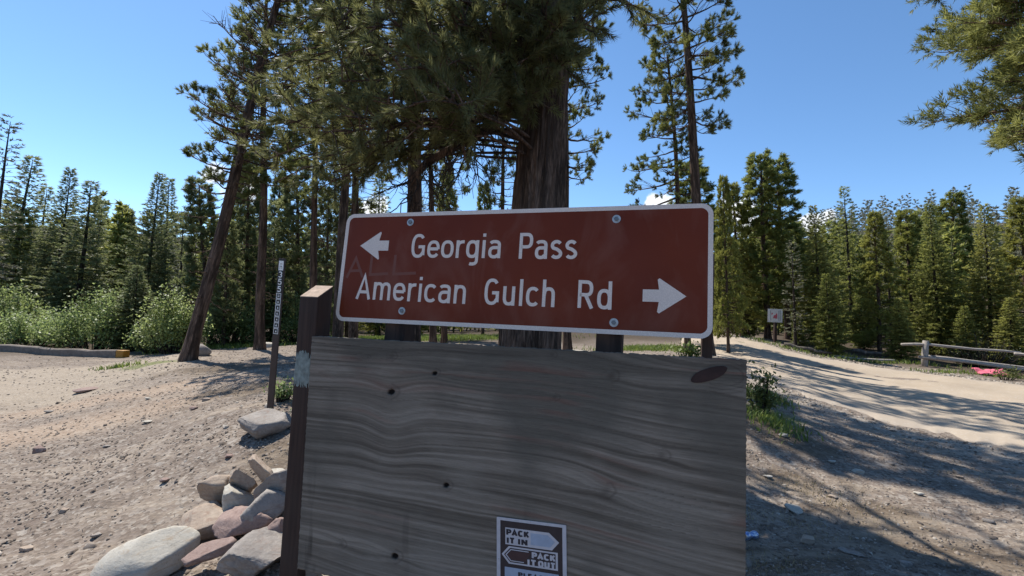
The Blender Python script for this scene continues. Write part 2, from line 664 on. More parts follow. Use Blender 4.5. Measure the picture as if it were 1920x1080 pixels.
for (u, v, rx, ry) in [(1480, 905, .5, .25), (1440, 1050, .5, .3), (1620, 965, .6, .3), (1500, 830, .6, .3), (1420, 790, .4, .6), (1750, 1040, .8, .3), (470, 730, .8, .5), (420, 690, 1.2, .6), (520, 860, .3, .4)]:
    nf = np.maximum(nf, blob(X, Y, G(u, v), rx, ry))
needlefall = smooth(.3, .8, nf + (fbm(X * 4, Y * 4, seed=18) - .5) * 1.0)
# forest floor: far from clearings
floor_a = smooth(14, 20, RR + (wob - .5) * 4) * (1 - np.exp(-(rd / 1.2) ** 2)) * (~rin)
me = mesh_np('ground', np.stack([X, Y, Z], -1).reshape(-1, 3), faces, None,
             {'dust': dust.ravel(), 'orange': orange.ravel(), 'grassy': grass_a.ravel(), 'litter': floor_a.ravel(), 'needlefall': needlefall.ravel(),
              'verge': (np.exp(-(rd / .45) ** 2) * (~rin)).ravel()}, True)
k = N('ground')
o = k.geo()
n1 = k.noise(o, 1.3, 6, .6)
n2 = k.noise(o, 28, 5, .7)
vor = k.n('TexVoronoi', Scale=46.0); k.l(o, vor.inputs['Vector'])
vor2 = k.n('TexVoronoi', Scale=17.0); k.l(o, vor2.inputs['Vector'])
vgrey = k.n('SeparateColor'); k.l(vor.outputs['Color'], vgrey.inputs[0])
vg2 = k.n('SeparateColor'); k.l(vor2.outputs['Color'], vg2.inputs[0])
st_ = k.n('Mapping'); st_.inputs['Rotation'].default_value = (0, 0, -.22); st_.inputs['Scale'].default_value = (.35, 3.2, 1); k.l(o, st_.inputs['Vector'])
streak = k.noise(st_.outputs[0], 1.6, 6, .62)
base = k.ramp(k.mix(.5, n1, streak), [(.36, (.108, .082, .060)), (.62, (.225, .180, .138))])
peb = k.ramp(vgrey.outputs[0], [(0, (.09, .072, .062)), (.45, (.21, .165, .135)), (.8, (.28, .235, .2)), (1, (.42, .38, .33))])
col = k.mix(.55, base, peb)
col = k.mix(k.ramp(vg2.outputs[1], [(.78, 0.0), (.82, .4)]), col, k.ramp(vg2.outputs[0], [(0, (.14, .10, .08)), (1, (.42, .38, .33))]))
col = k.mix(k.math('MULTIPLY', k.attr('dust'), .85), col, k.mix(.35, (.38, .315, .235), peb))
col = k.mix(k.math('MULTIPLY', k.attr('orange'), .6), col, k.mix(.3, (.42, .30, .205), peb))
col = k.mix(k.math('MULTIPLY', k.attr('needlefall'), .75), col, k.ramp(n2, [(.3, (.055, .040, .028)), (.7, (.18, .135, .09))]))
col = k.mix(k.ramp(streak, [(.50, 0.0), (.66, .45)]), col, (.36, .295, .225))
col = k.mix(k.math('MULTIPLY', k.attr('verge'), .75), col, k.mix(.4, (.44, .39, .32), peb))
col = k.mix(k.attr('litter'), col, k.ramp(n2, [(.3, (.035, .028, .02)), (.7, (.11, .08, .055))]))
col = k.mix(k.math('MULTIPLY', k.attr('grassy'), .8), col, k.ramp(n2, [(.3, (.07, .09, .025)), (.7, (.18, .20, .06))]))
hgt = k.mix(.5, vor.outputs['Distance'], n2)
MAT['ground'] = k.pbr(col, .95, k.bump(hgt, .8, .012), 0, .15)
me.materials.append(MAT['ground'])
tag(link('ground', me), kind='structure')

# ------------------------------------------------------------------ dirt road
nw = 36
k_end = 420
A_, B_ = NA, NB
tt = np.linspace(0, 1, nw)
RX = A_[:, None, 0] * (1 - tt) + B_[:, None, 0] * tt
RY = A_[:, None, 1] * (1 - tt) + B_[:, None, 1] * tt
edge = (fbm(np.arange(420) * .13, np.zeros(420), seed=31, octs=4) - .5) * 1.0
edge2 = (fbm(np.arange(420) * .13, np.zeros(420), seed=37, octs=4) - .5) * 1.0
sx = (A_ - B_); sx = sx / np.linalg.norm(sx, axis=1, keepdims=True)
fall = np.exp(-tt / .15)[None, :]; fall2 = np.exp(-(1 - tt) / .15)[None, :]
RX = RX + sx[:, :1] * (edge[:, None] * fall + edge2[:, None] * fall2)
RY = RY + sx[:, 1:] * (edge[:, None] * fall + edge2[:, None] * fall2)
wheel = np.zeros(nw)
for c_, wd_ in ((.28, .07), (.72, .07)):
    wheel += np.exp(-((tt - c_) / wd_) ** 2)
edgew = np.minimum(tt, 1 - tt) * 12
RZ = H(RX, RY) + .022 + (-.018 * wheel)[None, :] - np.where(edgew < 1, (1 - np.clip(edgew, 0, 1)) ** 2 * .05, 0)[None, :]
idx = np.arange(420 * nw).reshape(420, nw)
fr = np.stack([idx[:-1, :-1], idx[:-1, 1:], idx[1:, 1:], idx[1:, :-1]], -1).reshape(-1, 4)[:, ::-1]
me = mesh_np('dirt_road', np.stack([RX, RY, RZ], -1).reshape(-1, 3), fr, None, {'wheel': np.tile(wheel, 420), 'edge': np.tile(1 - np.clip(edgew / 1.6, 0, 1), 420)}, True)
k = N('road_dirt')
o = k.geo()
n1 = k.noise(o, .9, 5, .6); n2 = k.noise(o, 40, 4, .7)
vor = k.n('TexVoronoi', Scale=40.0); k.l(o, vor.inputs['Vector'])
vg = k.n('SeparateColor'); k.l(vor.outputs['Color'], vg.inputs[0])
col = k.ramp(n1, [(.3, (.37, .295, .215)), (.7, (.45, .37, .28))])
col = k.mix(k.ramp(n2, [(.35, .3), (.65, 0.0)]), col, (.30, .25, .2))
col = k.mix(k.ramp(vg.outputs[0], [(.9, 0.0), (.97, .5)]), col, (.5, .46, .41))
col = k.mix(k.math('MULTIPLY', k.attr('edge'), .6), col, (.36, .31, .26))
col = k.mix(k.math('MULTIPLY', k.attr('wheel'), k.ramp(k.noise(o, 2.5, 4), [(.3, .1), (.7, .55)])), col, (.30, .245, .185))
MAT['road_dirt'] = k.pbr(col, .95, k.bump(k.mix(.5, n2, vor.outputs['Distance']), .4, .006), 0, .15)
me.materials.append(MAT['road_dirt'])
tag(link('dirt_road', me), kind='structure')


# ------------------------------------------------------------------ gravel: real pebbles
OCT_V = np.array([(1, 0, 0), (0, 1, 0), (-1, 0, 0), (0, -1, 0), (0, 0, 1), (0, 0, -1)], float)
OCT_F = np.array([(0, 1, 4), (1, 2, 4), (2, 3, 4), (3, 0, 4), (1, 0, 5), (2, 1, 5), (3, 2, 5), (0, 3, 5)])


def scatter_pebbles(name, xy, size, mat, seed, flat=.45):
    r_ = np.random.default_rng(seed)
    n = len(xy)
    z = H(xy[:, 0], xy[:, 1])
    sc = np.stack([size * r_.uniform(.7, 1.4, n), size * r_.uniform(.6, 1.1, n), size * flat * r_.uniform(.7, 1.3, n)], -1)
    an = r_.uniform(0, 6.28, n); ca, sa = np.cos(an), np.sin(an)
    # a box-like body: eight corners jittered, top and bottom quads
    cor = np.array([(-1, -1, -1), (1, -1, -1), (1, 1, -1), (-1, 1, -1), (-.7, -.7, 1), (.7, -.7, 1), (.7, .7, 1), (-.7, .7, 1)], float)
    v = cor[None] + r_.uniform(-.42, .42, (n, 8, 3))
    v = v * sc[:, None, :] * .62
    t = r_.normal(0, .16, (n, 2))
    v[..., 2] += v[..., 0] * t[:, None, 0] + v[..., 1] * t[:, None, 1]
    x = v[..., 0] * ca[:, None] - v[..., 1] * sa[:, None]
    y = v[..., 0] * sa[:, None] + v[..., 1] * ca[:, None]
    v[..., 0] = x + xy[:, None, 0]; v[..., 1] = y + xy[:, None, 1]
    v[..., 2] += (z + sc[:, 2] * .35)[:, None]
    f = np.array([(4, 5, 6, 7), (0, 1, 5, 4), (1, 2, 6, 5), (2, 3, 7, 6), (3, 0, 4, 7)])
    F_ = (f[None] + (np.arange(n) * 8)[:, None, None]).reshape(-1, 4)
    me = mesh_np(name, v.reshape(-1, 3), F_, mat, {'tone': np.repeat(r_.uniform(0, 1, n), 8)})
    return me


k = N('pebbles')
col = k.ramp(k.attr('tone'), [(0, (.070, .050, .038)), (.3, (.14, .104, .079)), (.65, (.21, .165, .128)), (.9, (.30, .25, .205)), (1, (.58, .52, .44))])
col = k.mix(.4, col, k.ramp(k.noise(k.geo(), 90, 4), [(.3, (.14, .11, .09)), (.7, (.34, .30, .26))]))
MAT['pebbles'] = k.pbr(col, .9, k.bump(k.noise(k.geo(), 200, 3), .3, .003), 0, .2)

r2 = np.random.default_rng(11)
n = 50000
th = r2.uniform(-1.0, 1.0, n)
rr = 1.3 * np.exp(r2.beta(1.1, 1.5, n) * math.log(16 / 1.3))
xy = np.stack([rr * np.sin(th), rr * np.cos(th)], -1)
dd, ii = road_dist(xy[:, 0], xy[:, 1])
keep = ~(ii & (dd > .25)) & (vnoise(xy[:, 0] * 1.6, xy[:, 1] * 1.6, seed=44) > r2.uniform(0, .75, n) * .75)
xy = xy[keep]; rr = rr[keep]
size = .0036 + .0052 * r2.power(.5, len(xy)) * 1.2 + .0010 * rr + np.where(r2.uniform(0, 1, len(xy)) > .985, .012, 0)
size = np.where(r2.uniform(0, 1, len(xy)) > .955, size * 1.7, size)
cl_ = []
for (u, v, sp_, n_c) in [(440, 985, .16, 260), (330, 1070, .14, 160), (600, 1085, .16, 220), (500, 830, .14, 120), (560, 1040, .1, 90)]:
    g_ = G(u, v)
    cl_.append(np.stack([r2.normal(g_.x, sp_, n_c), r2.normal(g_.y, sp_, n_c)], -1))
cl_ = np.concatenate(cl_)
xy = np.concatenate([xy, cl_]); size = np.concatenate([size, .006 + .02 * r2.power(.6, len(cl_)) * r2.uniform(.3, 1, len(cl_))])
tag(link('gravel', scatter_pebbles('gravel', xy, size, MAT['pebbles'], 12)), kind='stuff')
# pale stones of the road verges
pts = []
for E, side, num in ((NA, 1, 1500), (NB, 1, 3400)):
    ii_ = r2.integers(0, 419, num)
    base = E[ii_]
    nn = sx[ii_] * (1 if E is NA else -1)
    off = np.abs(r2.normal(0, .55, num)) - .12
    pts.append(base + nn * off[:, None] + r2.normal(0, .05, (num, 2)))
xy = np.concatenate(pts)
rr = np.hypot(xy[:, 0], xy[:, 1])
keep = (rr < 30)
xy = xy[keep]; rr = rr[keep]
me = scatter_pebbles('verge_stones', xy, .008 + .0019 * np.minimum(rr, 20) * r2.uniform(.3, 1.6, len(xy)), None, 13, .35)
k = N('verge_stones')
col = k.ramp(k.attr('tone'), [(0, (.15, .12, .095)), (.6, (.28, .24, .195)), (1, (.46, .41, .35))])
MAT['verge_stone_mat'] = k.pbr(col, .9, k.bump(k.noise(k.geo(), 60, 3), .3, .004), 0, .2)
me.materials.append(MAT['verge_stone_mat'])
tag(link('verge_stones', me), kind='stuff')

# ------------------------------------------------------------------ lettering skeletons (cap height 1)
def arc(cx, cy, rx, ry, a0, a1, n=14, pw=.8):
    o_ = []
    for i in range(n + 1):
        a = math.radians(a0 + (a1 - a0) * i / n)
        c, s = math.cos(a), math.sin(a)
        o_.append((cx + rx * math.copysign(abs(c) ** pw, c), cy + ry * math.copysign(abs(s) ** pw, s)))
    return o_


XH = .72


def glyph(ch):
    """(advance width, [(closed, points), ...])"""
    h = XH / 2
    if ch == 'o': return .40, [(True, arc(.2, h, .17, h - .06, 0, 360, 26)[:-1])]
    if ch == 'e': return .40, [(False, [(.04, h + .01), (.37, h + .01)]), (False, [(.37, h)] + arc(.2, h, .17, h - .06, 4, 325, 24))]
    if ch == 'c': return .38, [(False, arc(.2, h, .17, h - .06, 42, 318, 20))]
    if ch == 'd': return .42, [(True, arc(.2, h, .16, h - .06, 0, 360, 24)[:-1]), (False, [(.37, 0), (.37, 1)])]
    if ch == 'g': return .42, [(True, arc(.2, h, .16, h - .06, 0, 360, 24)[:-1]), (False, [(.37, XH), (.37, -.08)] + arc(.22, -.08, .15, .16, -5, -120, 10))]
    if ch == 'a': return .40, [(False, arc(.19, XH - .21, .155, .15, 150, 0, 10) + [(.345, 0)]),
                               (False, [(.345, .42), (.24, .42)] + arc(.19, .235, .15, .185, 90, 270, 12) + [(.24, .06), (.345, .16)])]
    if ch == 'r': return .27, [(False, [(.06, 0), (.06, XH)]), (False, [(.06, .42)] + arc(.26, .44, .19, .22, 165, 85, 7))]
    if ch == 'i': return .14, [(False, [(.07, 0), (.07, XH)]), (False, [(.07, .86), (.07, .99)])]
    if ch == 'l': return .14, [(False, [(.07, 0), (.07, 1)])]
    if ch == 'n': return .42, [(False, [(.06, 0), (.06, XH)]), (False, [(.06, .40)] + arc(.21, .42, .145, .24, 150, 0, 10) + [(.355, 0)])]
    if ch == 'h': return .42, [(False, [(.06, 0), (.06, 1)]), (False, [(.06, .40)] + arc(.21, .42, .145, .24, 150, 0, 10) + [(.355, 0)])]
    if ch == 'u': return .42, [(False, [(.355, 0), (.355, XH)]), (False, [(.06, XH)] + [(.06, .3)] + arc(.21, .30, .15, .24, 180, 330, 10))]
    if ch == 'm': return .66, [(False, [(.06, 0), (.06, XH)]), (False, [(.06, .42)] + arc(.195, .44, .13, .22, 150, 0, 9) + [(.325, 0)]),
                               (False, [(.325, .42)] + arc(.46, .44, .13, .22, 150, 0, 9) + [(.59, 0)])]
    if ch == 's': return .37, [(False, arc(.185, XH - .205, .14, .145, 30, 225, 10, 1) + [(.2, .37)] + arc(.185, .20, .145, .14, 50, -150, 10, 1))]
    if ch == 'G': return .52, [(False, arc(.26, .5, .2, .44, 42, 320, 24) + [(.455, .18), (.455, .46), (.27, .46)])]
    if ch == 'P': return .46, [(False, [(.07, 0), (.07, .94), (.27, .94)] + arc(.27, .70, .155, .24, 90, -90, 12) + [(.07, .46)])]
    if ch == 'R': return .50, [(False, [(.07, 0), (.07, .94), (.27, .94)] + arc(.27, .71, .155, .23, 90, -90, 12) + [(.07, .48)]), (False, [(.25, .48), (.45, 0)])]
    if ch == 'A': return .52, [(False, [(.03, 0), (.26, .97), (.49, 0)]), (False, [(.12, .3), (.40, .3)])]
    if ch == 'C': return .48, [(False, arc(.25, .5, .19, .44, 42, 318, 20))]
    if ch == 'K': return .48, [(False, [(.07, 0), (.07, 1)]), (False, [(.43, 1), (.08, .42)]), (False, [(.2, .58), (.45, 0)])]
    if ch == 'I': return .16, [(False, [(.08, 0), (.08, 1)])]
    if ch == 'T': return .42, [(False, [(0, .94), (.42, .94)]), (False, [(.21, 0), (.21, .94)])]
    if ch == 'N': return .50, [(False, [(.06, 0), (.06, 1)]), (False, [(.06, .95), (.43, .05)]), (False, [(.43, 0), (.43, 1)])]
    if ch == 'O': return .48, [(True, arc(.24, .5, .18, .44, 0, 360, 24, .6)[:-1])]
    if ch == 'U': return .48, [(False, [(.07, 1), (.07, .3)] + arc(.24, .3, .17, .24, 180, 360, 12, .7) + [(.41, 1)])]
    if ch == 'L': return .38, [(False, [(.07, 1), (.07, .06), (.38, .06)])]
    if ch == 'E': return .42, [(False, [(.4, .94), (.07, .94), (.07, .06), (.4, .06)]), (False, [(.07, .5), (.34, .5)])]
    if ch == 'S': return .44, [(False, arc(.22, .72, .16, .22, 25, 235, 10, .8) + [(.26, .47)] + arc(.22, .28, .17, .22, 55, -155, 10, .8))]
    if ch == '3': return .44, [(False, arc(.2, .73, .16, .21, 150, -75, 12, .8)), (False, [(.2, .52)] + arc(.2, .28, .18, .22, 80, -150, 12, .8))]
    if ch == '5': return .44, [(False, [(.38, .94), (.1, .94), (.08, .55)] + arc(.2, .33, .18, .27, 115, -150, 14, .8))]
    return .25, []


def text_width(txt, gap=.1):
    return sum(glyph(c)[0] + gap for c in txt) - gap


def write(mb, txt, x0, x1, y0, y1, o, ax, ay, az, stroke, h0, h1, gap=.1, cap0=0.0, cap1=1.0):
    """letters of txt from x0 to x1 (plane units), base line at y0 (left) to y1 (right); cap heights cap0/cap1"""
    wtot = text_width(txt, gap)
    sx_ = (x1 - x0) / wtot
    pen = 0
    cnt = 0
    for c in txt:
        adv, strokes = glyph(c)
        for closed, pts in strokes:
            cnt += 1
            q = []
            for (px_, py_) in pts:
                t = (pen + px_) / wtot
                q.append((x0 + (pen + px_) * sx_, y0 + (y1 - y0) * t + py_ * cap0))
            mb.ribbon(q, stroke, o, ax, ay, az, h0, h1 + .00006 * (cnt % 5), closed)
        pen += adv + gap


def plane_hit(u, v, o, ax, ay, az):
    r_ = ray(u, v)
    t = (o - CAM).dot(az) / r_.dot(az)
    q = CAM + r_ * t - o
    return q.dot(ax), q.dot(ay)


def round_rect(x0, y0, x1, y1, r, n=8):
    o_ = []
    for cx, cy, a0 in ((x1 - r, y1 - r, 0), (x0 + r, y1 - r, 90), (x0 + r, y0 + r, 180), (x1 - r, y0 + r, 270)):
        for i in range(n + 1):
            a = math.radians(a0 + 90 * i / n)
            o_.append((cx + r * math.cos(a), cy + r * math.sin(a)))
    return o_


# ------------------------------------------------------------------ road sign
TL, TR = P(652, 402, 2.06), P(1338, 381, 1.617)
sw = (TR - TL); SW = sw.length; sw.normalize()
BL = P(630, 601, 1.994)
sh = (TL - BL); sh = (sh - sw * sh.dot(sw)); SH = .457; sh.normalize()
sn = sw.cross(sh).normalized()      # towards the camera side?
if sn.dot(CAM - TL) < 0:
    sn = -sn
SO = TL - sh * SH                   # lower left corner
kk = N('sign_brown')
o = kk.obj()
col = kk.ramp(kk.noise(o, 3.0, 5), [(.35, (.150, .025, .008)), (.7, (.185, .034, .012))])
col = kk.mix(kk.ramp(kk.noise(kk.scale(o, (1.5, 1.5, .7)), 4.2, 5, .55, .8), [(.50, 0.0), (.68, .22)]), col, (.30, .15, .11))  # cloudy reflections painted into the panel colour as soft lighter patches
col = kk.mix(kk.ramp(kk.noise(o, 150, 3), [(.66, 0.0), (.72, .35)]), col, (.10, .035, .02))
rgh = kk.ramp(kk.noise(o, 5, 4), [(.3, .30), (.7, .5)])
MAT['sign_brown'] = kk.pbr(col, rgh, None, 0, .16)
kk = N('sign_white')
o = kk.obj()
vx = kk.n('TexVoronoi', Scale=230.0); kk.l(o, vx.inputs['Vector'])
col = kk.ramp(vx.outputs['Distance'], [(.25, (.86, .71, .60)), (.55, (.76, .62, .52))])
col = kk.mix(kk.ramp(kk.noise(o, 9, 5), [(.5, 0.0), (.8, .25)]), col, (.50, .42, .38))
MAT['sign_white'] = kk.pbr(col, .4, None, 0, .5)
simple('aluminium', (.55, .56, .57), .38, .1, 60, .05, 1.0)
simple('zinc', (.50, .49, .47), .5, .3, 90, .1, .6)
simple('dark_zinc', (.20, .20, .20), .5, .3, 90, .1, .6)
kk = N('graffiti')
MAT['graffiti'] = kk.pbr((.19, .062, .038), .6)

sign = tag(link('road_sign', None, None, SO), 'brown rectangular road sign with white arrows reading Georgia Pass and American Gulch Rd', 'road sign')
Z3 = Vector((0, 0, 0))


def spart(name, mb, mat, parent=sign, **kw):
    return link(name, mb.mesh(name, MAT[mat]), parent)


mb = MB(); mb.prism(round_rect(0, 0, SW, SH, .038), Z3, sw, sh, sn, -.003, 0); spart('backing_plate', mb, 'aluminium')
mb = MB(); mb.prism(round_rect(.0155, .0155, SW - .0155, SH - .0155, .026), Z3, sw, sh, sn, .0001, .0008); spart('panel', mb, 'sign_brown')
mb = MB(); mb.ribbon(round_rect(.008, .008, SW - .008, SH - .008, .031, 10), .0158, Z3, sw, sh, sn, .0004, .0016, True); spart('border', mb, 'sign_white')


def sp(u, v):
    return plane_hit(u, v, SO, sw, sh, sn)


ST = .0124
for txt, (u0, v0), (u1, v1), vt, gp in (
        ('Georgia', (769, 485), (938, 486), 440, .10), ('Pass', (971, 487), (1081, 488), 438, .115),
        ('American', (667, 562), (873, 572), 516, .10), ('Gulch', (906, 573), (1040, 578), 523, .12), ('Rd', (1081, 579), (1146, 583), 526, .12)):
    x0, y0 = sp(u0, v0); x1, y1 = sp(u1, v1)
    _, yt = sp(u0, vt)
    mb = MB()
    write(mb, txt, x0 + ST * .1, x1, y0 + ST * .3, y1 + ST * .3, Z3, sw, sh, sn, ST, .0012, .0020, gp, (yt - y0) * .98)
    spart('lettering', mb, 'sign_white')


def arrow(pl, pr, ym_half, headw, shaft):
    (xa, ya), (xb, yb) = pl, pr
    return xa, ya, xb, yb


# left arrow: tip 676,461; head to u 716; tail end 729
x_tip, y_tip = sp(676, 461); x_tail, _ = sp(729, 461); x_head, _ = sp(712, 461)
hh_ = abs(sp(714, 434)[1] - sp(714, 486)[1]) / 2
mb = MB()
mb.prism([(x_tip, y_tip), (x_head, y_tip - hh_), (x_head + .004, y_tip - hh_ * .92), (x_head - .004, y_tip - hh_ * .36), (x_tail, y_tip - hh_ * .36), (x_tail, y_tip + hh_ * .36),
          (x_head - .004, y_tip + hh_ * .36), (x_head + .004, y_tip + hh_ * .92), (x_head, y_tip + hh_)], Z3, sw, sh, sn, .0012, .002)
spart('arrow', mb, 'sign_white')
x_tip, y_tip = sp(1287, 556); x_tail, _ = sp(1205, 556); x_head, _ = sp(1236, 556)
hh_ = abs(sp(1235, 523)[1] - sp(1235, 589)[1]) / 2
mb = MB()
mb.prism([(x_tip, y_tip), (x_head, y_tip + hh_), (x_head - .006, y_tip + hh_ * .92), (x_head - .001, y_tip + hh_ * .35), (x_tail, y_tip + hh_ * .35), (x_tail, y_tip - hh_ * .35),
          (x_head - .001, y_tip - hh_ * .35), (x_head - .006, y_tip - hh_ * .92), (x_head, y_tip - hh_)], Z3, sw, sh, sn, .0012, .002)
spart('arrow', mb, 'sign_white')
# faint scratched letters "ALL" low on the left
mb = MB()
for pts in ([(650, 521), (668, 484), (680, 520)], [(656, 508), (678, 507)], [(698, 478), (694, 515), (728, 513)], [(742, 478), (738, 514), (780, 512)]):
    mb.ribbon([sp(*p) for p in pts], .0115, Z3, sw, sh, sn, .0008, .00095 + .0001 * len(mb.f) / 100)
spart('scratched_writing', mb, 'graffiti')
# bolts with washers
for (u, v) in ((770, 417), (1156, 411), (754, 583), (1151, 605)):
    bx, by = sp(u, v)
    c = sw * bx + sh * by
    mb = MB()
    mb.prism([(.0150 * math.cos(a * math.pi / 12), .0150 * math.sin(a * math.pi / 12)) for a in range(24)], Z3, sw, sh, sn, .0009, .0032)
    b = link('bolt', None, sign)
    mbh = MB()
    ring = [(.0085 * math.cos(a * math.pi / 3), .0085 * math.sin(a * math.pi / 3)) for a in range(6)]
    mbh.prism(ring, Z3, sw, sh, sn, .0033, .0075)
    b.data = None
    COL.objects.unlink(b); bpy.data.objects.remove(b)
    b = link('bolt', mbh.mesh('bolt', MAT['dark_zinc']), sign, c)
    link('washer', mb.mesh('washer', MAT['zinc']), b)

# brown timber for posts
kk = N('post_wood')
o = kk.obj()
g1 = kk.noise(kk.scale(o, (1, 1, .045)), 60, 6, .6)
col = kk.ramp(g1, [(.25, (.022, .013, .010)), (.75, (.075, .043, .032))])
col = kk.mix(kk.ramp(kk.noise(o, 4, 5), [(.4, 0.0), (.7, .5)]), col, (.055, .042, .035))
MAT['post_wood'] = kk.pbr(col, .8, kk.bump(g1, .5, .004), 0, .3)
simple('cut_wood', (.40, .29, .21), .85, .35, 40, .3)
simple('post_paint', (.23, .26, .235), .8, .45, 45, .4)


def post(name, top_c, bottom_z, wx, wy, axw, axd, lean=Vector((0, 0, 0)), mat='post_wood', slope=0.0, parent=None):
    """square post hanging down from top centre, faces along axw/axd; slope lowers the front edge"""
    h = top_c.z - bottom_z
    dv = Vector((0, 0, -1)) * h + lean * h
    corners = []
    for sx__, sy__ in ((-1, -1), (1, -1), (1, 1), (-1, 1)):
        corners.append(axw * (wx / 2 * sx__) + axd * (wy / 2 * sy__))
    n_ = 14
    vs, fs = [], []
    for i in range(n_ + 1):
        for ci, c_ in enumerate(corners):
            p_ = c_ + dv * (i / n_)
            if i == 0 and ci in (2, 3):
                p_ = p_ - Vector((0, 0, slope))
            vs.append(p_)
    for i in range(n_):
        for c_ in range(4):
            a, b = i * 4 + c_, i * 4 + (c_ + 1) % 4
            fs.append((a, b, b + 4, a + 4))
    fs.append((3, 2, 1, 0)); fs.append((n_ * 4, n_ * 4 + 1, n_ * 4 + 2, n_ * 4 + 3))
    m_ = MB(); m_.add(vs, fs)
    return m_


hw = Vector((sw.x, sw.y, 0)).normalized()     # level direction along the sign
hd = Vector((-hw.y, hw.x, 0))                 # level, away from the camera
if hd.dot(Vector((0, 1, 0))) < 0:
    hd = -hd
for u, v0 in ((755, 425), (1150, 418)):
    x_, y_ = sp(u, v0)
    top = SO + sw * x_ + sh * (SH - .02) - sn * (.004 + .045)
    gz = Hz(top.x, top.y)
    m_ = post('sign_post', top, gz - .25, .089, .089, hw, -hd, lean=-hd * .045)
    po = link('support_post', m_.mesh('support_post', MAT['post_wood']), sign, top - SO)
    bevel(po, .004)

# ------------------------------------------------------------------ plywood board on its own two posts
kb = .885
BO = P(585, 630, 2.16 * kb)
BR_ = P(1400, 675, 1.618 * kb)
bw = BR_ - BO; BW = bw.length; bw.normalize()
bd = Vector((0, 0, -1)); bd = (bd - bw * bd.dot(bw)).normalized()
tmp = P(556, 1052, 2.16 * kb)
bn = bw.cross(bd).normalized()
if bn.dot(CAM - BO) < 0:
    bn = -bn
BH = .893
nx, ny = 540, 320
gx, gy = np.meshgrid(np.linspace(0, 1, nx), np.linspace(0, 1, ny))
SX, SY = gx * BW, gy * BH


def bp(u, v):
    return plane_hit(u, v, BO, bw, bd, bn)


knots = [(*bp(733, 735), .011, 0), (*bp(815, 700), .008, 0), (*bp(735, 668), .008, 1), (*bp(1035, 665), .006, 1), (*bp(1040, 745), .006, 1), (*bp(836, 910), .009, 0),
         (*bp(1136, 920), .011, 1), (*bp(740, 1043), .011, 0), (*bp(1145, 705), .010, 1), (*bp(640, 1020), .008, 1), (*bp(1240, 855), .009, 1), (*bp(690, 670), .004, 1)]
knots = [kq for kq in knots]
pcx, pcy = bp(1329, 702)
# grain coordinate: level lines bent by slow waves and by knots
wv = (fbm(SX * 1.1, SY * 1.6, seed=61, octs=2) - .5)
gcoord = SY + wv * .09 + (fbm(SX * 2.0, SY * 3, seed=62, octs=2) - .5) * .035 - .05 * gx ** 2
gcoord = gcoord - .045 * np.exp(-((SX - .24 * BW) / .10) ** 2 - ((SY - .36 * BH) / .16) ** 2) + .03 * np.exp(-((SX - .62 * BW) / .3) ** 2 - ((SY - .40 * BH) / .09) ** 2)
kd = np.zeros_like(SX); khole = np.zeros_like(SX)
knots = [(a_, b_, c_ * 1.15, d_) for a_, b_, c_, d_ in knots]
for (kx, ky, kr, pale) in knots + [(pcx, pcy, .03, 2)]:
    dx, dy = SX - kx, SY - ky
    rr_ = np.sqrt((dx / 2.6) ** 2 + dy ** 2)
    s_ = kr * 1.5
    gcoord = gcoord + np.tanh(dy / (s_ * .5)) * s_ * np.exp(-(rr_ / (s_ * 1.9)) ** 2)
    r3 = np.sqrt((dx / 1.3) ** 2 + (dy + .15 * dx) ** 2) * (1 + .25 * (vnoise(np.arctan2(dy, dx) * 2 + 9, SX * 0, seed=int(kx * 999)) - .5))
    if pale < 2:
        kd = np.maximum(kd, np.exp(-(r3 / (kr * 1.0)) ** 2) * (1.0 if not pale else .6))
        kd = np.maximum(kd, .45 * np.exp(-((r3 - kr * 1.9) / (kr * .3)) ** 2) * (.3 + .7 * (dx > 0)))
    if pale == 0:
        khole = np.maximum(khole, smooth(kr * .95, kr * .6, r3))
    if pale == 2:
        for q_ in (1.35, 1.75, 2.2):
            kd = np.maximum(kd, .5 * np.exp(-((np.sqrt(((dx - .035) / 1.9) ** 2 + dy ** 2) - .024 * q_) / .0018) ** 2) * (dx > .0) * (gx < .995))
b1 = fbm(gcoord * 16, SX * .5, seed=71, octs=2)
b2 = fbm(gcoord * 60, SX * .8, seed=72, octs=2)
b3 = fbm(gcoord * 150, SX * 1.6, seed=73, octs=2)
weather = fbm(SX * 2.2, SY * 2.2, seed=77, octs=4)
# contour lines of the growth rings: sharp on one side, fading on the other
ph = gcoord * 30 + 5.0 * vnoise(gcoord * 6, SX * .22, seed=74) + 1.1 * vnoise(gcoord * 22, SX * .9, seed=84)
saw = ph % 1.0
amp_l = _hash(np.floor(ph), np.floor(ph) * 0, np.floor(ph) * 0, 5)
line1 = np.exp(-saw / .16) * smooth(1.0, .93, saw) * (.25 + .75 * amp_l)
ph2 = gcoord * 95 + 6 * vnoise(gcoord * 9, SX * .5, seed=86)
saw2 = ph2 % 1.0
line2 = np.exp(-saw2 / .3) * _hash(np.floor(ph2), np.floor(ph2) * 0, np.floor(ph2) * 0, 6)
upper = smooth(.66, .30, gy + (weather - .5) * .5)
region = smooth(.42, .60, fbm(SX * .9 + 3, gcoord * 3.2, seed=75, octs=3))
late = np.clip(line1 * (.12 + .92 * upper) * (.45 + .55 * region) + line2 * (.02 + .62 * region) * (.15 + .85 * upper)
               + .35 * smooth(.55, .75, b1) * smooth(.5, .7, fbm(SX * 1.5 + 9, SY * 2.5, seed=76)), 0, 1)
fine = .45 * b2 + .55 * b3
weather = fbm(SX * 2.2, SY * 2.2, seed=77, octs=4)
drip = smooth(.62, .8, fbm(SX * 26, SY * 2.2, seed=78, octs=3)) * smooth(.45, .9, gy) * smooth(.5, .7, fbm(SX * 2, SY * .6 + 4, seed=79))
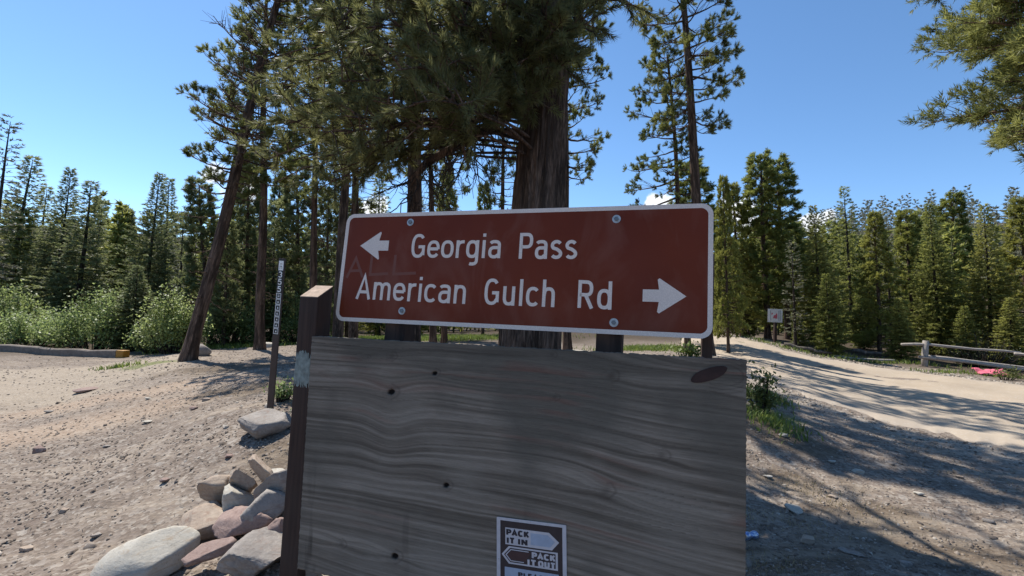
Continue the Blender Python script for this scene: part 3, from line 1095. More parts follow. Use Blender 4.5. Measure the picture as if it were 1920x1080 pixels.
redd = smooth(.48, .72, fbm(SX * 3.0, gcoord * 9, seed=80, octs=3)) * smooth(.48, .7, b2) * smooth(1.0, .2, np.abs(gy - .25) * 1.4)
dep = (-late * .0007 - khole * .006 - kd * .0006 + (fine - .5) * .0005)
ed = (vnoise(np.arange(nx) * .35, np.zeros(nx), seed=5) - .5) * .0035
VY = SY.copy(); VY[0] += ed; VY[-1] += ed * .8 + .002
VX = SX.copy(); e2 = (vnoise(np.arange(ny) * .4, np.zeros(ny), seed=6) - .5) * .003
VX[:, -1] += e2; VX[:, 0] += e2[::-1]
bwv, bdv, bnv = (np.array(q) for q in (bw, bd, bn))
front = VX[..., None] * bwv + VY[..., None] * bdv + dep[..., None] * bnv
back = VX[..., None] * bwv + VY[..., None] * bdv - .016 * bnv
idx = np.arange(nx * ny).reshape(ny, nx)
F1 = np.stack([idx[:-1, :-1], idx[1:, :-1], idx[1:, 1:], idx[:-1, 1:]], -1).reshape(-1, 4)
# rim
rim = np.concatenate([idx[0, :], idx[1:, -1], idx[-1, ::-1][1:], idx[::-1, 0][1:-1]])
bk = back.reshape(-1, 3)[rim]
nb0 = nx * ny
kq = np.arange(len(rim)); k2 = (kq + 1) % len(rim)
F2 = np.stack([rim[kq], rim[k2], nb0 + k2, nb0 + kq], -1)
allv = np.concatenate([front.reshape(-1, 3), bk])
pad = lambda a, c=.5: np.concatenate([a.ravel(), np.full(len(rim), c)])
me = mesh_np('plywood_sheet', allv, [F1, F2], None, {'late': pad(late), 'fine': pad(fine), 'weather': pad(weather), 'knot': pad(np.clip(kd, 0, 1), 0), 'hole': pad(khole, 0), 'drip': pad(drip, 0), 'red': pad(redd, 0)}, True)
kk = N('weathered_plywood')
col = kk.ramp(kk.attr('fine'), [(.3, (.125, .103, .080)), (.5, (.200, .168, .134)), (.7, (.295, .252, .204))])
col = kk.mix(kk.ramp(kk.attr('weather'), [(.30, .6), (.46, 0.0)]), col, (.28, .245, .20))
col = kk.mix(kk.ramp(kk.attr('weather'), [(.48, 0.0), (.64, .8)]), col, (.120, .108, .088))
col = kk.mix(kk.math('MULTIPLY', kk.attr('late'), .88), col, (.034, .025, .020))
col = kk.mix(kk.math('MULTIPLY', kk.attr('red'), .55), col, (.20, .085, .062))
col = kk.mix(kk.math('MULTIPLY', kk.attr('knot'), .8), col, (.06, .045, .038))
col = kk.mix(kk.attr('hole'), col, (.008, .006, .005))
col = kk.mix(kk.math('MULTIPLY', kk.attr('drip'), .7), col, (.020, .018, .017))
fn = kk.noise(kk.scale(kk.obj(), (2.5, 2.5, 110)), 9, 5, .75)
col = kk.mix(.6, col, kk.ramp(fn, [(.36, (.52, .50, .48)), (.5, (.95, .95, .95)), (.66, (1.25, 1.23, 1.2))]), 'MULTIPLY')
MAT['plywood'] = kk.pbr(col, .88, kk.bump(fn, .35, .002), 0, .2)
me.materials.append(MAT['plywood'])
board = tag(link('plywood_board', None, None, BO), 'large weathered grey plywood sheet fixed to two brown posts below the brown sign', 'board')
link('plywood_sheet', me, board)
# oval repair patch let into the face ply
mb = MB()
pts = []
pl = []
for i in range(28):
    a = 2 * math.pi * i / 28
    x_, y_ = .050 * math.cos(a), .0235 * math.copysign(abs(math.sin(a)) ** .8, math.sin(a))
    pl.append((pcx + x_ * .98 + y_ * .5 * -1, pcy + y_ - x_ * .28))
mb.prism(pl, Z3, bw, bd, bn, -.002, .0022)
simple('patch_wood', (.036, .018, .015), .8, .4, 30, .3)
link('oval_patch', mb.mesh('oval_patch', MAT['patch_wood']), board)['label'] = 'dark reddish oval repair patch near the top right corner'

# left post: front right corner at the board's left edge
pc = BO - bw * .047 - bn * .010
hbw = Vector((bw.x, bw.y, 0)).normalized(); hbd = Vector((-hbw.y, hbw.x, 0))
if hbd.y < 0: hbd = -hbd
dep_ = (BO - CAM).dot(fwd)
ptop = P(588, 535, dep_ + .05)
cx_ = BO - hbw * .036 + hbd * .052
top = Vector((cx_.x, cx_.y, ptop.z))
gz = Hz(top.x, top.y)
lean_ = (P(545, 940, dep_) - P(563, 560, dep_)); lean_ = Vector((lean_.x, 0, 0)) / abs(lean_.z) * .0
m_ = post('p', top, gz - .25, .089, .089, hbw, -hbd, slope=.05)
lp = link('post', m_.mesh('post', MAT['post_wood']), board, top - BO)
lp['label'] = 'left brown post with slanted pale top and smeared white paint'
bevel(lp, .004)
# bare sawn top
c_ = [hbw * (.0435 * a) - hbd * (.0435 * b) - Vector((0, 0, .05 if b > 0 else 0)) + Vector((0, 0, .0035)) for a, b in ((-1, -1), (1, -1), (1, 1), (-1, 1))]
mb = MB(); mb.add(c_ + [q - Vector((0, 0, .003)) for q in c_], [(0, 3, 2, 1), (4, 5, 6, 7), (0, 1, 5, 4), (1, 2, 6, 5), (2, 3, 7, 6), (3, 0, 4, 7)])
link('sawn_top', mb.mesh('sawn_top', MAT['cut_wood']), lp)
# smeared paint: ragged patch of brush strokes on the front face
mb = MB()
rr_ = random.Random(5)
zt = (P(560, 655, dep_).z - top.z); zb = (P(555, 722, dep_).z - top.z)
for i in range(120):
    x_ = rr_.uniform(-.041, .032)
    y0 = zt - rr_.uniform(0, .035) - abs(x_ + .005) * .3
    y1 = zb + rr_.uniform(-.01, .05)
    w_ = rr_.uniform(.0015, .007)
    sl_ = rr_.uniform(-.01, .012)
    if rr_.random() < .3:
        y0 -= rr_.uniform(.02, .08)
    hh = .0005 + .00002 * i
    f0 = -hbd * (.0446 + hh)
    mb.add([hbw * x_ + f0 + Vector((0, 0, y0)), hbw * (x_ + w_) + f0 + Vector((0, 0, y0 - .004)), hbw * (x_ + w_ + sl_) + f0 + Vector((0, 0, y1)), hbw * (x_ + sl_) + f0 + Vector((0, 0, y1 + .003))], [(0, 3, 2, 1)])
link('white_paint_smear', mb.mesh('white_paint_smear', MAT['post_paint']), lp)

dR = (BR_ - CAM).dot(fwd)
q = BO + bw * (bp(1331, 690)[0])
xs_, _ = sp(1330, 630)
q = SO + sw * xs_ - sn * .06
q = q + Vector((0, 0, 0))
top = q + hbd * .035
top = Vector((top.x, top.y, (SO + sh * .30).z))
gz = Hz(top.x, top.y)
m_ = post('p', top, gz - .25, .034, .044, hbw, -hbd)
o_ = link('post', m_.mesh('post', MAT['post_wood']), board, top - BO)
o_['label'] = 'slender right brown post half hidden behind the brown sign'
bevel(o_, .003)

# ------------------------------------------------------------------ pack it in / pack it out placard
x0, y0 = bp(930, 968); x1, y1 = bp(1063, 984)
pw = abs(bp(1063, 985)[0] - bp(920, 1000)[0])
PO = BO + bw * bp(932, 968)[0] + bd * bp(932, 968)[1] + bn * .003
# placard frame follows the photograph's slight turn: right along the board, down along it
qa = bp(932, 968); qb = bp(1062, 984); qc = bp(917, 1060)
pax = (bw * (qb[0] - qa[0]) + bd * (qb[1] - qa[1])); PWID = pax.length; pax.normalize()
pay = bd - pax * bd.dot(pax); pay.normalize(); pay = pay * .71
pl_ = lambda u, v: plane_hit(u, v, PO, pax, pay, bn)
PHT = PWID * 1.55
simple('placard_dark', (.030, .024, .030), .45, .2, 50, .05)
simple('placard_white', (.52, .50, .52), .5, .1, 50, .05)
simple('placard_blue', (.34, .40, .50), .5, .1, 50, .05)
simple('placard_brown', (.060, .030, .032), .5, .1, 50, .05)
simple('ink', (.02, .02, .03), .5, .1, 50, .05)
plac = tag(link('notice_placard', None, None, PO), 'small portrait PACK IT IN, PACK IT OUT notice stapled low on the plywood', 'notice')


def ppart(nm, m, mat):
    return link(nm, m.mesh(nm, MAT[mat]), plac)


W_, T_ = PWID, .0012
mb = MB(); mb.prism(round_rect(0, 0, W_, PHT, .004, 3), Z3, pax, pay, bn, 0, .001); ppart('plate', mb, 'placard_white')
b_ = W_ * .055
mb = MB(); mb.prism([(b_, b_), (W_ - b_, b_), (W_ - b_, PHT - b_), (b_, PHT - b_)], Z3, pax, pay, bn, .001, .0014); ppart('face', mb, 'placard_dark')
U = W_
# upper arrow (points right)
ya, yb = .18 * U, .50 * U
xa, xb = .13 * U, .90 * U
ym = (ya + yb) / 2
mb = MB(); mb.prism([(xa, ya), (.76 * U, ya), (xb, ym), (.80 * U, yb), (xa, yb)], Z3, pax, pay, bn, .0014, .0018); ppart('upper_arrow', mb, 'placard_white')
mb = MB(); mb.prism([(.50 * U, ya + .05 * U), (.74 * U, ya + .05 * U), (xb - .055 * U, ym), (.775 * U, yb - .05 * U), (.50 * U, yb - .05 * U)], Z3, pax, pay, bn, .0018, .0021); ppart('arrow_fill', mb, 'placard_blue')
# lower arrow (points left)
yc, yd = .53 * U, .86 * U
ym = (yc + yd) / 2
mb = MB(); mb.prism([(.88 * U, yc), (.18 * U, yc), (.075 * U, ym), (.18 * U, yd), (.88 * U, yd)], Z3, pax, pay, bn, .0014, .0018); ppart('lower_arrow', mb, 'placard_white')
mb = MB(); mb.prism([(.85 * U, yc + .03 * U), (.20 * U, yc + .03 * U), (.11 * U, ym), (.20 * U, yd - .03 * U), (.85 * U, yd - .03 * U)], Z3, pax, pay, bn, .0018, .0020); ppart('arrow_inner', mb, 'placard_dark')
mb = MB(); mb.ribbon([(.47 * U, yc + .06 * U), (.21 * U, yc + .06 * U), (.14 * U, ym), (.21 * U, yd - .06 * U), (.40 * U, yd - .06 * U)], .015 * U, Z3, pax, pay, bn, .0020, .0024); ppart('arrow_line', mb, 'placard_white')
mb = MB(); mb.prism([(.50 * U, yc + .08 * U), (.22 * U, yc + .08 * U), (.155 * U, ym), (.22 * U, yd - .08 * U), (.42 * U, yd - .08 * U)], Z3, pax, pay, bn, .0020, .0022); ppart('arrow_fill', mb, 'placard_brown')
npay = -pay


def pw_(txt, xl, xr, ybase, cap, mat, st, gap=.16):
    m = MB()
    write(m, txt, xl * U, xr * U, -ybase * U, -ybase * U, Z3, pax, npay, bn, st * U, .0020, .0026, gap, cap * U)
    ppart('lettering', m, mat)


pw_('PACK', .15, .47, .315, .10, 'ink', .030)
pw_('IT', .155, .26, .47, .10, 'ink', .030)
pw_('IN', .32, .45, .47, .10, 'ink', .030)
pw_('PACK', .52, .84, .69, .10, 'placard_white', .030)
pw_('IT', .455, .57, .83, .10, 'placard_white', .030)
pw_('OUT', .61, .84, .83, .10, 'placard_white', .030)
mb = MB(); mb.prism([(.12 * U, .93 * U), (.89 * U, .93 * U), (.89 * U, PHT - b_ * 1.6), (.12 * U, PHT - b_ * 1.6)], Z3, pax, pay, bn, .0014, .0018); ppart('message_panel', mb, 'placard_blue')
pw_('PLEASE', .32, .74, 1.075, .075, 'ink', .022)
pw_('RE', .16, .30, 1.20, .075, 'ink', .022)
for cx__, cy__ in ((.5, .02), (.03, .8), (.975, 1.0)):
    mb = MB(); mb.prism([(cx__ * U + .0022 * math.cos(a), cy__ * U + .0022 * math.sin(a)) for a in np.linspace(0, 6.28, 8)[:-1]], Z3, pax, pay, bn, .001, .003); ppart('tack', mb, 'zinc')

# ------------------------------------------------------------------ flexible route marker post 355
dm = 3.95
g0 = at(505, dm)
mt = P(529, 484, dm)
ax = Vector((.93, -.36, 0)).normalized(); ay_ = Vector((.36, .93, 0)).normalized()
ml = (mt - g0); mh = ml.length; mu = ml.normalized()
ax = (ax - mu * ax.dot(mu)).normalized()
mn = ax.cross(mu).normalized()
if mn.dot(CAM - g0) < 0: mn = -mn
marker = tag(link('route_marker', None, None, g0), 'thin brown flexible route marker with white 355 sticker beside the left post', 'marker post')
simple('marker_plastic', (.055, .035, .028), .55, .3, 12, .1)
simple('sticker_black', (.02, .02, .02), .5, .2, 50, .05)
simple('sticker_white', (.85, .84, .80), .5, .15, 90, .05)
mb = MB(); mb.prism([(-.034, 0), (-.030, -.012), (-.024, -.001), (.024, -.001), (.030, -.012), (.034, 0), (.028, .003), (-.028, .003)], -mu * .2, ax, mn, mu, 0, mh + .2)
link('blade', mb.mesh('blade', MAT['marker_plastic']), marker)
vy = lambda v: (775 - v) / (775 - 484) * mh
mb = MB(); mb.prism([(-.028, vy(628)), (.028, vy(628)), (.028, vy(486)), (-.028, vy(486))], Z3, ax, mu, mn, .0032, .0038)
link('black_strip', mb.mesh('black_strip', MAT['sticker_black']), marker)
mb = MB(); mb.prism([(-.025, vy(507)), (.025, vy(507)), (.025, vy(489)), (-.025, vy(489))], Z3, ax, mu, mn, .0038, .0043)
link('top_sticker', mb.mesh('top_sticker', MAT['sticker_white']), marker)
mb = MB(); mb.ribbon([(-.010, vy(504)), (-.010, vy(499)), (.010, vy(499)), (.010, vy(504))], .004, Z3, ax, mu, mn, .0043, .0048)
mb.ribbon([(-.012, vy(495)), (.012, vy(495))], .005, Z3, ax, mu, mn, .0043, .0048)
link('sticker_print', mb.mesh('sticker_print', MAT['sticker_black']), marker)
for ch, v in (('3', 520), ('5', 533.5), ('5', 547)):
    m = MB(); cap = (vy(v - 10.6) - vy(v))
    write(m, ch, -.021, .021, vy(v), vy(v), Z3, ax, mu, mn, .0082, .0038, .0044, 0, cap)
    link('digit', m.mesh('digit', MAT['sticker_white']), marker)
tri = [(-.008, -.008), (.009, -.008), (.002, .010)]
for i in range(7):
    v = 554.5 + i * 11.0
    yc_ = vy(v)
    m = MB(); hs_ = abs(vy(0) - vy(9.2)) / 2
    m.ribbon([(-.023, yc_ - hs_), (.023, yc_ - hs_), (.023, yc_ + hs_), (-.023, yc_ + hs_)], .0045, Z3, ax, mu, mn, .0038, .0043, True)
    if i == 0:
        m.ribbon([(-.010, yc_ + .006), (.010, yc_ + .006)], .005, Z3, ax, mu, mn, .0038, .0042)
        m.ribbon([(-.010, yc_ - .006), (.010, yc_ - .006)], .005, Z3, ax, mu, mn, .0038, .0042)
    else:
        s_ = -1 if i % 2 else 1
        m.prism([(x * s_, yc_ + y) for x, y in tri][::s_], Z3, ax, mu, mn, .0038, .0042)
    link('square_sticker', m.mesh('square_sticker', MAT['sticker_white']), marker)

# ------------------------------------------------------------------ rocks
import bmesh
_ICO = {}


def ico(sub):
    if sub not in _ICO:
        bm = bmesh.new(); bmesh.ops.create_icosphere(bm, subdivisions=sub, radius=1)
        _ICO[sub] = (np.array([v.co[:] for v in bm.verts]), np.array([[v.index for v in f.verts] for f in bm.faces]))
        bm.free()
    return _ICO[sub]


def rock_mesh(name, dims, seed, mat, cuts=11, rough=.035, sub=5, keep=.62, flat_top=False):
    v, f = ico(sub)
    r_ = np.random.default_rng(seed)
    v = v.copy() * 1.25
    for i in range(cuts):
        nrm_ = nrm(r_.normal(0, 1, 3) * np.array([1, 1, .8]))
        if i == 0 and flat_top: nrm_ = nrm(np.array([.12, -.1, 1.0]))
        d_ = r_.uniform(keep, .98) if not (i == 0 and flat_top) else .45
        t = v @ nrm_
        over = np.maximum(t - d_, 0)
        v = v - over[:, None] * nrm_ * .96
    for sc_, am in ((1.6, rough * 2.4), (4.5, rough * 1.5), (12, rough * .9), (30, rough * .45)):
        q = v * sc_ + seed * 7.3
        v = v + nrm(v) * ((vnoise(q[:, 0], q[:, 1], q[:, 2], seed) - .5) * am)[:, None]
    v = v * np.array(dims) / 2
    return mesh_np(name, v, f, MAT[mat], None, cuts < 8)


def rock(u, vb, wpx, hpx, mat, seed, label, name='rock', yaw=0, tilt=(0, 0), lift=0.0, depthr=.9, cuts=11, rough=.05, keep=.62, cat='rock', group=None, sink=.18, flat_top=False, sub=4, d=None):
    """sits where the line of sight through its bottom centre meets the ground"""
    g = G(u, vb) if d is None else at(u, d)
    d_ = (g - CAM).dot(fwd)
    wd, hh = wpx / FPX * d_, hpx / FPX * d_
    me = rock_mesh(name, (wd, wd * depthr, hh * (1 + sink)), seed, mat, cuts, rough, sub, keep, flat_top)
    o = link(name, me)
    o.rotation_euler = (tilt[0], tilt[1], yaw)
    y = g.y + wd * depthr * .35; x = g.x * y / g.y
    o.location = (x, y, Hz(x, y) + hh * (.5 - sink / 2) + lift)
    tag(o, label, cat, group)
    return o


rock(272, 1096, 140, 52, 'cream_stone', 3, 'large smooth cream boulder at the bottom left of the rock pile', 'boulder', yaw=.75, tilt=(.25, -.22), cuts=6, rough=.03, keep=.8, cat='boulder', lift=.03, depthr=.72)
rock(372, 1088, 98, 34, 'red_stone', 5, 'flat pinkish brown slab between the cream boulder and the grey boulder', 'stone_slab', yaw=.5, tilt=(.1, -.3), cuts=14, keep=.5, cat='stone slab', depthr=.6, lift=.055, flat_top=True)
rock(482, 1090, 140, 58, 'grey_stone', 8, 'blocky grey boulder with flat cracked top in front of the rock pile', 'boulder', yaw=-.1, tilt=(.18, 0), cuts=12, keep=.6, cat='boulder', lift=.03, flat_top=True, sub=5, rough=.05)
rock(378, 1030, 124, 52, 'tan_stone', 12, 'tan angular slab behind the cream boulder', 'stone_slab', yaw=.4, tilt=(.25, -.2), cuts=14, keep=.5, cat='stone slab', flat_top=True, lift=.02)
rock(452, 1022, 124, 50, 'red_stone', 13, 'dark reddish slab lying behind the blocky grey boulder', 'stone_slab', yaw=-.5, tilt=(.3, -.3), cuts=13, keep=.5, cat='stone slab', flat_top=True, lift=.03, depthr=.6)
rock(412, 968, 96, 52, 'tan_stone', 17, 'tan jagged slab at the left back of the rock pile', 'stone_slab', yaw=.3, tilt=(.5, .1), cuts=14, keep=.48, cat='stone slab', lift=.03, depthr=.5)
rock(450, 955, 92, 60, 'tan_stone', 19, 'tilted tan shard leaning at the back of the rock pile', 'stone_slab', yaw=-.2, tilt=(.7, .5), cuts=14, keep=.45, cat='stone slab', lift=.06, depthr=.35)
rock(494, 948, 98, 62, 'tan_stone', 23, 'thick pale brown shard next to the post in the rock pile', 'stone_slab', yaw=-.5, tilt=(.6, .45), cuts=14, keep=.45, cat='stone slab', lift=.07, depthr=.35)
rock(440, 985, 72, 44, 'cream_stone', 29, 'pale triangular stone in the middle of the rock pile', yaw=.8, tilt=(.4, .3), cuts=12, keep=.5, lift=.04)
rock(516, 968, 56, 66, 'grey_stone', 31, 'dark upright stone leaning against the foot of the left post', yaw=.2, tilt=(0, .7), cuts=10, keep=.55, lift=.06, depthr=.5)
rock(498, 998, 76, 46, 'grey_stone', 33, 'grey stone low in the pile below the left post', yaw=.2, tilt=(.2, .2), cuts=10, keep=.6, lift=.03)
rock(515, 1035, 56, 46, 'red_stone', 35, 'dark brown stone under the lower left corner of the plywood', yaw=.6, tilt=(.2, .2), cuts=10, keep=.6, lift=.02)
rock(552, 1052, 40, 48, 'tan_stone', 37, 'small rounded tan stone beside the lower left corner of the plywood', yaw=1.6, cuts=6, keep=.8, lift=.03)
rock(575, 1095, 56, 38, 'grey_stone', 39, 'grey stone at the bottom edge right of the blocky boulder', yaw=.6, tilt=(.1, .3), cuts=10, keep=.6, lift=.0)
rock(622, 1098, 50, 22, 'tan_stone', 41, 'small tan stone beneath the bottom edge of the plywood', yaw=.1, cuts=10, keep=.6)
rock(516, 900, 44, 10, 'cream_stone', 43, 'thin pale stone lying flat above the rock pile', yaw=.1, cuts=10, keep=.6, flat_top=True)
rock(488, 822, 98, 42, 'grey_stone', 47, 'pale grey rock with small plant beside the foot of the route marker', 'boulder', yaw=.15, tilt=(.1, -.1), cuts=11, keep=.6, cat='boulder', flat_top=True, lift=.02)
rock(160, 736, 32, 10, 'red_stone', 51, 'flat dark stone lying alone on the orange streak of the gravel', 'stone', cat='stone', flat_top=True)
rock(72, 850, 22, 12, 'red_stone', 52, 'dark brown stone at the left edge of the gravel', 'stone', cat='stone')
rock(1514, 1020, 30, 14, 'tan_stone', 53, 'orange tan flat stone in the shade low on the right', 'stone', yaw=.4, cat='stone', flat_top=True)
rock(1490, 962, 30, 12, 'cream_stone', 54, 'pale flat stone on dirt above the orange tan stone', 'stone', yaw=-.3, cat='stone', flat_top=True)
rock(1590, 1040, 40, 8, 'grey_stone', 58, 'thin grey sliver of stone right of the orange tan stone', 'stone', yaw=-.7, cat='stone', flat_top=True, depthr=.5)
rock(1470, 820, 18, 8, 'cream_stone', 56, 'small white stone below the leafy weed right of the plywood', 'stone', cat='stone', flat_top=True)
rock(1610, 888, 20, 8, 'cream_stone', 57, 'small pale stone between the two long shadows on the right', 'stone', cat='stone', flat_top=True)
rock(375, 668, 30, 20, 'grey_stone', 61, 'rounded pale grey boulder behind the leaning pine trunk', 'boulder', cuts=5, keep=.85, cat='boulder', sink=.1)
rock(503, 652, 30, 12, 'cream_stone', 62, 'flat pale rock on grass behind the route marker', 'rock', flat_top=True)
rock(1092, 664, 34, 9, 'cream_stone', 63, 'low white rock seen in the gap between sign and plywood', 'rock', flat_top=True)
rs_ = random.Random(3)
LG, RG = 'small loose stones on the left gravel', 'small loose stones on the right dirt'
for (u, v, wd_, mt_, lab, grp) in (
        (277, 750, 12, 'cream_stone', 'tiny pale stone on the gravel just below the orange streak', LG),
        (385, 752, 14, 'tan_stone', 'tan stone on the gravel nearest to the route marker', LG),
        (364, 768, 14, 'red_stone', 'dark stone just below the tan stone left of the route marker', LG),
        (275, 795, 14, 'cream_stone', 'pale stone in the middle of the left gravel', LG),
        (200, 840, 12, 'grey_stone', 'grey stone on open gravel right of the dark brown stone', LG),
        (310, 905, 16, 'red_stone', 'dark stone on the gravel left of the rock pile', LG),
        (120, 962, 16, 'tan_stone', 'tan stone on the gravel at lower left, above the corner', LG),
        (180, 1010, 18, 'grey_stone', 'grey stone on the gravel just left of the cream boulder', LG),
        (50, 1035, 20, 'tan_stone', 'largest loose stone in the bottom left corner', LG),
        (430, 860, 16, 'red_stone', 'dark stone between the marker rock and the rock pile', LG),
        (90, 775, 12, 'grey_stone', 'small grey stone on the pale dusty patch at far left', LG),
        (1440, 898, 14, 'cream_stone', 'pale stone on dirt close to the middle of the right plywood edge', RG),
        (1562, 935, 16, 'tan_stone', 'tan stone on the sunlit dirt right of the pale flat stone', RG),
        (1722, 930, 16, 'cream_stone', 'pale stone out on the middle of the right dirt', RG),
        (1800, 898, 14, 'tan_stone', 'tan stone on the dirt towards the right road edge', RG),
        (1855, 982, 18, 'grey_stone', 'grey stone in the shade towards the right frame edge', RG),
        (1700, 1062, 20, 'grey_stone', 'grey stone in deep shade at the bottom right', RG),
        (1560, 868, 12, 'cream_stone', 'tiny pale stone on dirt below the shaded road edge', RG)):
    rock(u, v, wd_, wd_ * .45, mt_, rs_.randrange(999), lab, 'loose_stone', yaw=rs_.uniform(0, 3), cat='stone', group=grp, flat_top=True, sub=3)

# ------------------------------------------------------------------ crushed drink can
g = G(1397, 1014)
mb = MB()
pr = []
for i, t in enumerate(np.linspace(0, 1, 14)):
    r0 = .024 if 0 < i < 13 else .019
    r0 *= 1 - .25 * math.exp(-((t - .55) / .15) ** 2)
    pr.append((t * .09, r0))
mb.tube([(x, .006 * math.sin(x * 60), .022) for x, _ in pr], [r for _, r in pr], 16)
k = N('can_print')
o = k.obj()
col = k.ramp(k.noise(o, 45, 3), [(.42, (.65, .68, .72)), (.5, (.10, .22, .55)), (.62, (.62, .66, .72))])
MAT['can'] = k.pbr(col, .3, None, .7)
can = link('drink_can', mb.mesh('drink_can', MAT['can'], True), None, g + Vector((0, 0, .0)))
can.rotation_euler = (0, 0, .5)
tag(can, 'crumpled blue and white can on dirt at the right edge of the plywood', 'can')

# ------------------------------------------------------------------ timber barrier on the left
simple('grey_timber', (.20, .165, .135), .9, .3, 12, .5)
simple('amber_paint', (.36, .17, .02), .6, .25, 25, .2)
a = G(-170, 652); b = G(212, 678)
a = at(-170, 13.0); b = at(222, 11.6)
dv_ = (b - a); L_ = dv_.length; dv_.normalize()
sd = dv_.cross(Vector((0, 0, 1))).normalized(); uz = sd.cross(dv_).normalized()
logt = tag(link('timber_barrier', None, None, a), 'long squared grey timber lying along the gravel edge before the willows', 'timber barrier')
mb = MB()
nseg = 24
for i in range(nseg):
    pass
vs = []; fs = []
for i in range(nseg + 1):
    c = dv_ * (L_ * i / nseg)
    z0 = Hz(a.x + c.x, a.y + c.y) - a.z
    c = Vector((c.x, c.y, z0 + .09 + .01 * math.sin(i * 1.7)))
    for (p_, q_) in ((-.08, -.10), (.08, -.10), (.085, .06), (.06, .085), (-.06, .085), (-.085, .06)):
        vs.append(c + sd * p_ + Vector((0, 0, q_)))
for i in range(nseg):
    for j in range(6):
        fs.append((i * 6 + j, i * 6 + (j + 1) % 6, (i + 1) * 6 + (j + 1) % 6, (i + 1) * 6 + j))
fs.append((5, 4, 3, 2, 1, 0)); fs.append(tuple(nseg * 6 + j for j in range(6)))
mb.add(vs, fs); link('beam', mb.mesh('beam', MAT['grey_timber']), logt)
c = dv_ * (L_ + .01); c = Vector((c.x, c.y, Hz(a.x + c.x, a.y + c.y) - a.z - .02))
mb = MB(); mb.box(c - sd * .09, dv_ * .22, sd * .18, Vector((0, 0, .19))); e_ = link('painted_end', mb.mesh('painted_end', MAT['amber_paint']), logt); e_['label'] = 'orange painted end block'
bevel(e_, .02)

# ------------------------------------------------------------------ small white sign on the right
g = at(1453, 17.0)
simple('small_sign_white', (.62, .61, .60), .5, .12, 12, .05)
simple('faded_red', (.50, .10, .13), .6, .2, 15, .05)
ssg = tag(link('small_notice_sign', None, None, g), 'small white square sign with faded red mark on a dark post across the road', 'sign')
ht = 55 / FPX * 17.0
mb = MB(); mb.box((-.045, -.045, -.3), (.09, 0, 0), (0, .09, 0), (0, 0, .3 + ht + .1)); link('post', mb.mesh('post', MAT['post_wood']), ssg)
s2 = 25 / FPX * 17.0
yaw = -.25
axs = Vector((math.cos(yaw), math.sin(yaw), 0)); fn_ = Vector((math.sin(yaw), -math.cos(yaw), 0))
o0 = axs * (-s2 * .55) + fn_ * .055 + Vector((0, 0, ht - s2 * .95 + .12))
mb = MB(); mb.box(o0, axs * s2, fn_ * .006, Vector((0, 0, s2))); link('plate', mb.mesh('plate', MAT['small_sign_white']), ssg)
o1 = o0 + fn_ * .007
mb = MB()
mb.prism([(s2 * x, s2 * y) for x, y in ((.36, .32), (.62, .26), (.66, .5), (.62, .72), (.52, .55), (.42, .52))], o1, axs, Vector((0, 0, 1)), fn_, 0, .002)
mb.prism([(s2 * x, s2 * y) for x, y in ((.24, .66), (.34, .72), (.34, .60), (.26, .54))], o1, axs, Vector((0, 0, 1)), fn_, 0, .002)
link('red_mark', mb.mesh('red_mark', MAT['faded_red']), ssg)
simple('stripe_grey', (.33, .33, .35), .6, .2, 15, .05)
for x in (.18, .74, .84):
    mb = MB()
    mb.prism([(s2 * x, s2 * .12), (s2 * (x + .05), s2 * .12), (s2 * (x + .03), s2 * .88), (s2 * (x - .02), s2 * .88)], o1, axs, Vector((0, 0, 1)), fn_, 0, .001)
    link('grey_stripe', mb.mesh('grey_stripe', MAT['stripe_grey']), ssg)

# ------------------------------------------------------------------ pole fence on the right
simple('pole_wood', (.36, .32, .28), .85, .25, 14, .4)
f0, f1 = at(1733, 14.0), at(2080, 12.6)
fen = tag(link('pole_fence', None, None, f0), 'weathered grey pole fence with round rails across the road on the right', 'fence')
fd = (f1 - f0)


def fpt(t, h):
    q = f0 + fd * t
    return Vector((q.x, q.y, Hz(q.x, q.y) + h)) - f0


for t in (0.0, 1.0):
    mb = MB(); p0 = fpt(t, -.2); mb.tube([p0, fpt(t, .35) + Vector((.02, 0, 0)), fpt(t, .74) + Vector((.05, 0, 0))], [.085, .08, .075], 12)
    link('post', mb.mesh('post', MAT['pole_wood'], True), fen)
    mb = MB(); mb.tube([fpt(t, .62) + Vector((.1, .05, 0)), fpt(t, -.05) + Vector((.55, .65, 0))], [.055, .065], 8)
    link('brace', mb.mesh('brace', MAT['dead_wood'], True), fen)
off = Vector((0, -.11, 0))
for (t0, h0, t1, h1, oy, r_) in ((-.14, .62, .55, .63, 0, .04), (.5, .60, 1.25, .60, -.07, .04), (-.05, .26, 1.2, .10, -.1, .042), (.03, .29, 1.2, .20, .12, .04), (-.55, .05, -.12, .12, .35, .04)):
    pts = []
    for i in range(9):
        t = t0 + (t1 - t0) * i / 8
        q = fpt(t, h0 + (h1 - h0) * i / 8)
        pts.append(q + Vector((0, oy, 0)) + Vector((0, 0, .012 * math.sin(i * 1.3 + t0 * 9))))
    mb = MB(); mb.tube(pts, [r_ * (1.1 - .3 * i / 8) for i in range(9)], 8)
    link('rail', mb.mesh('rail', MAT['pole_wood'], True), fen)
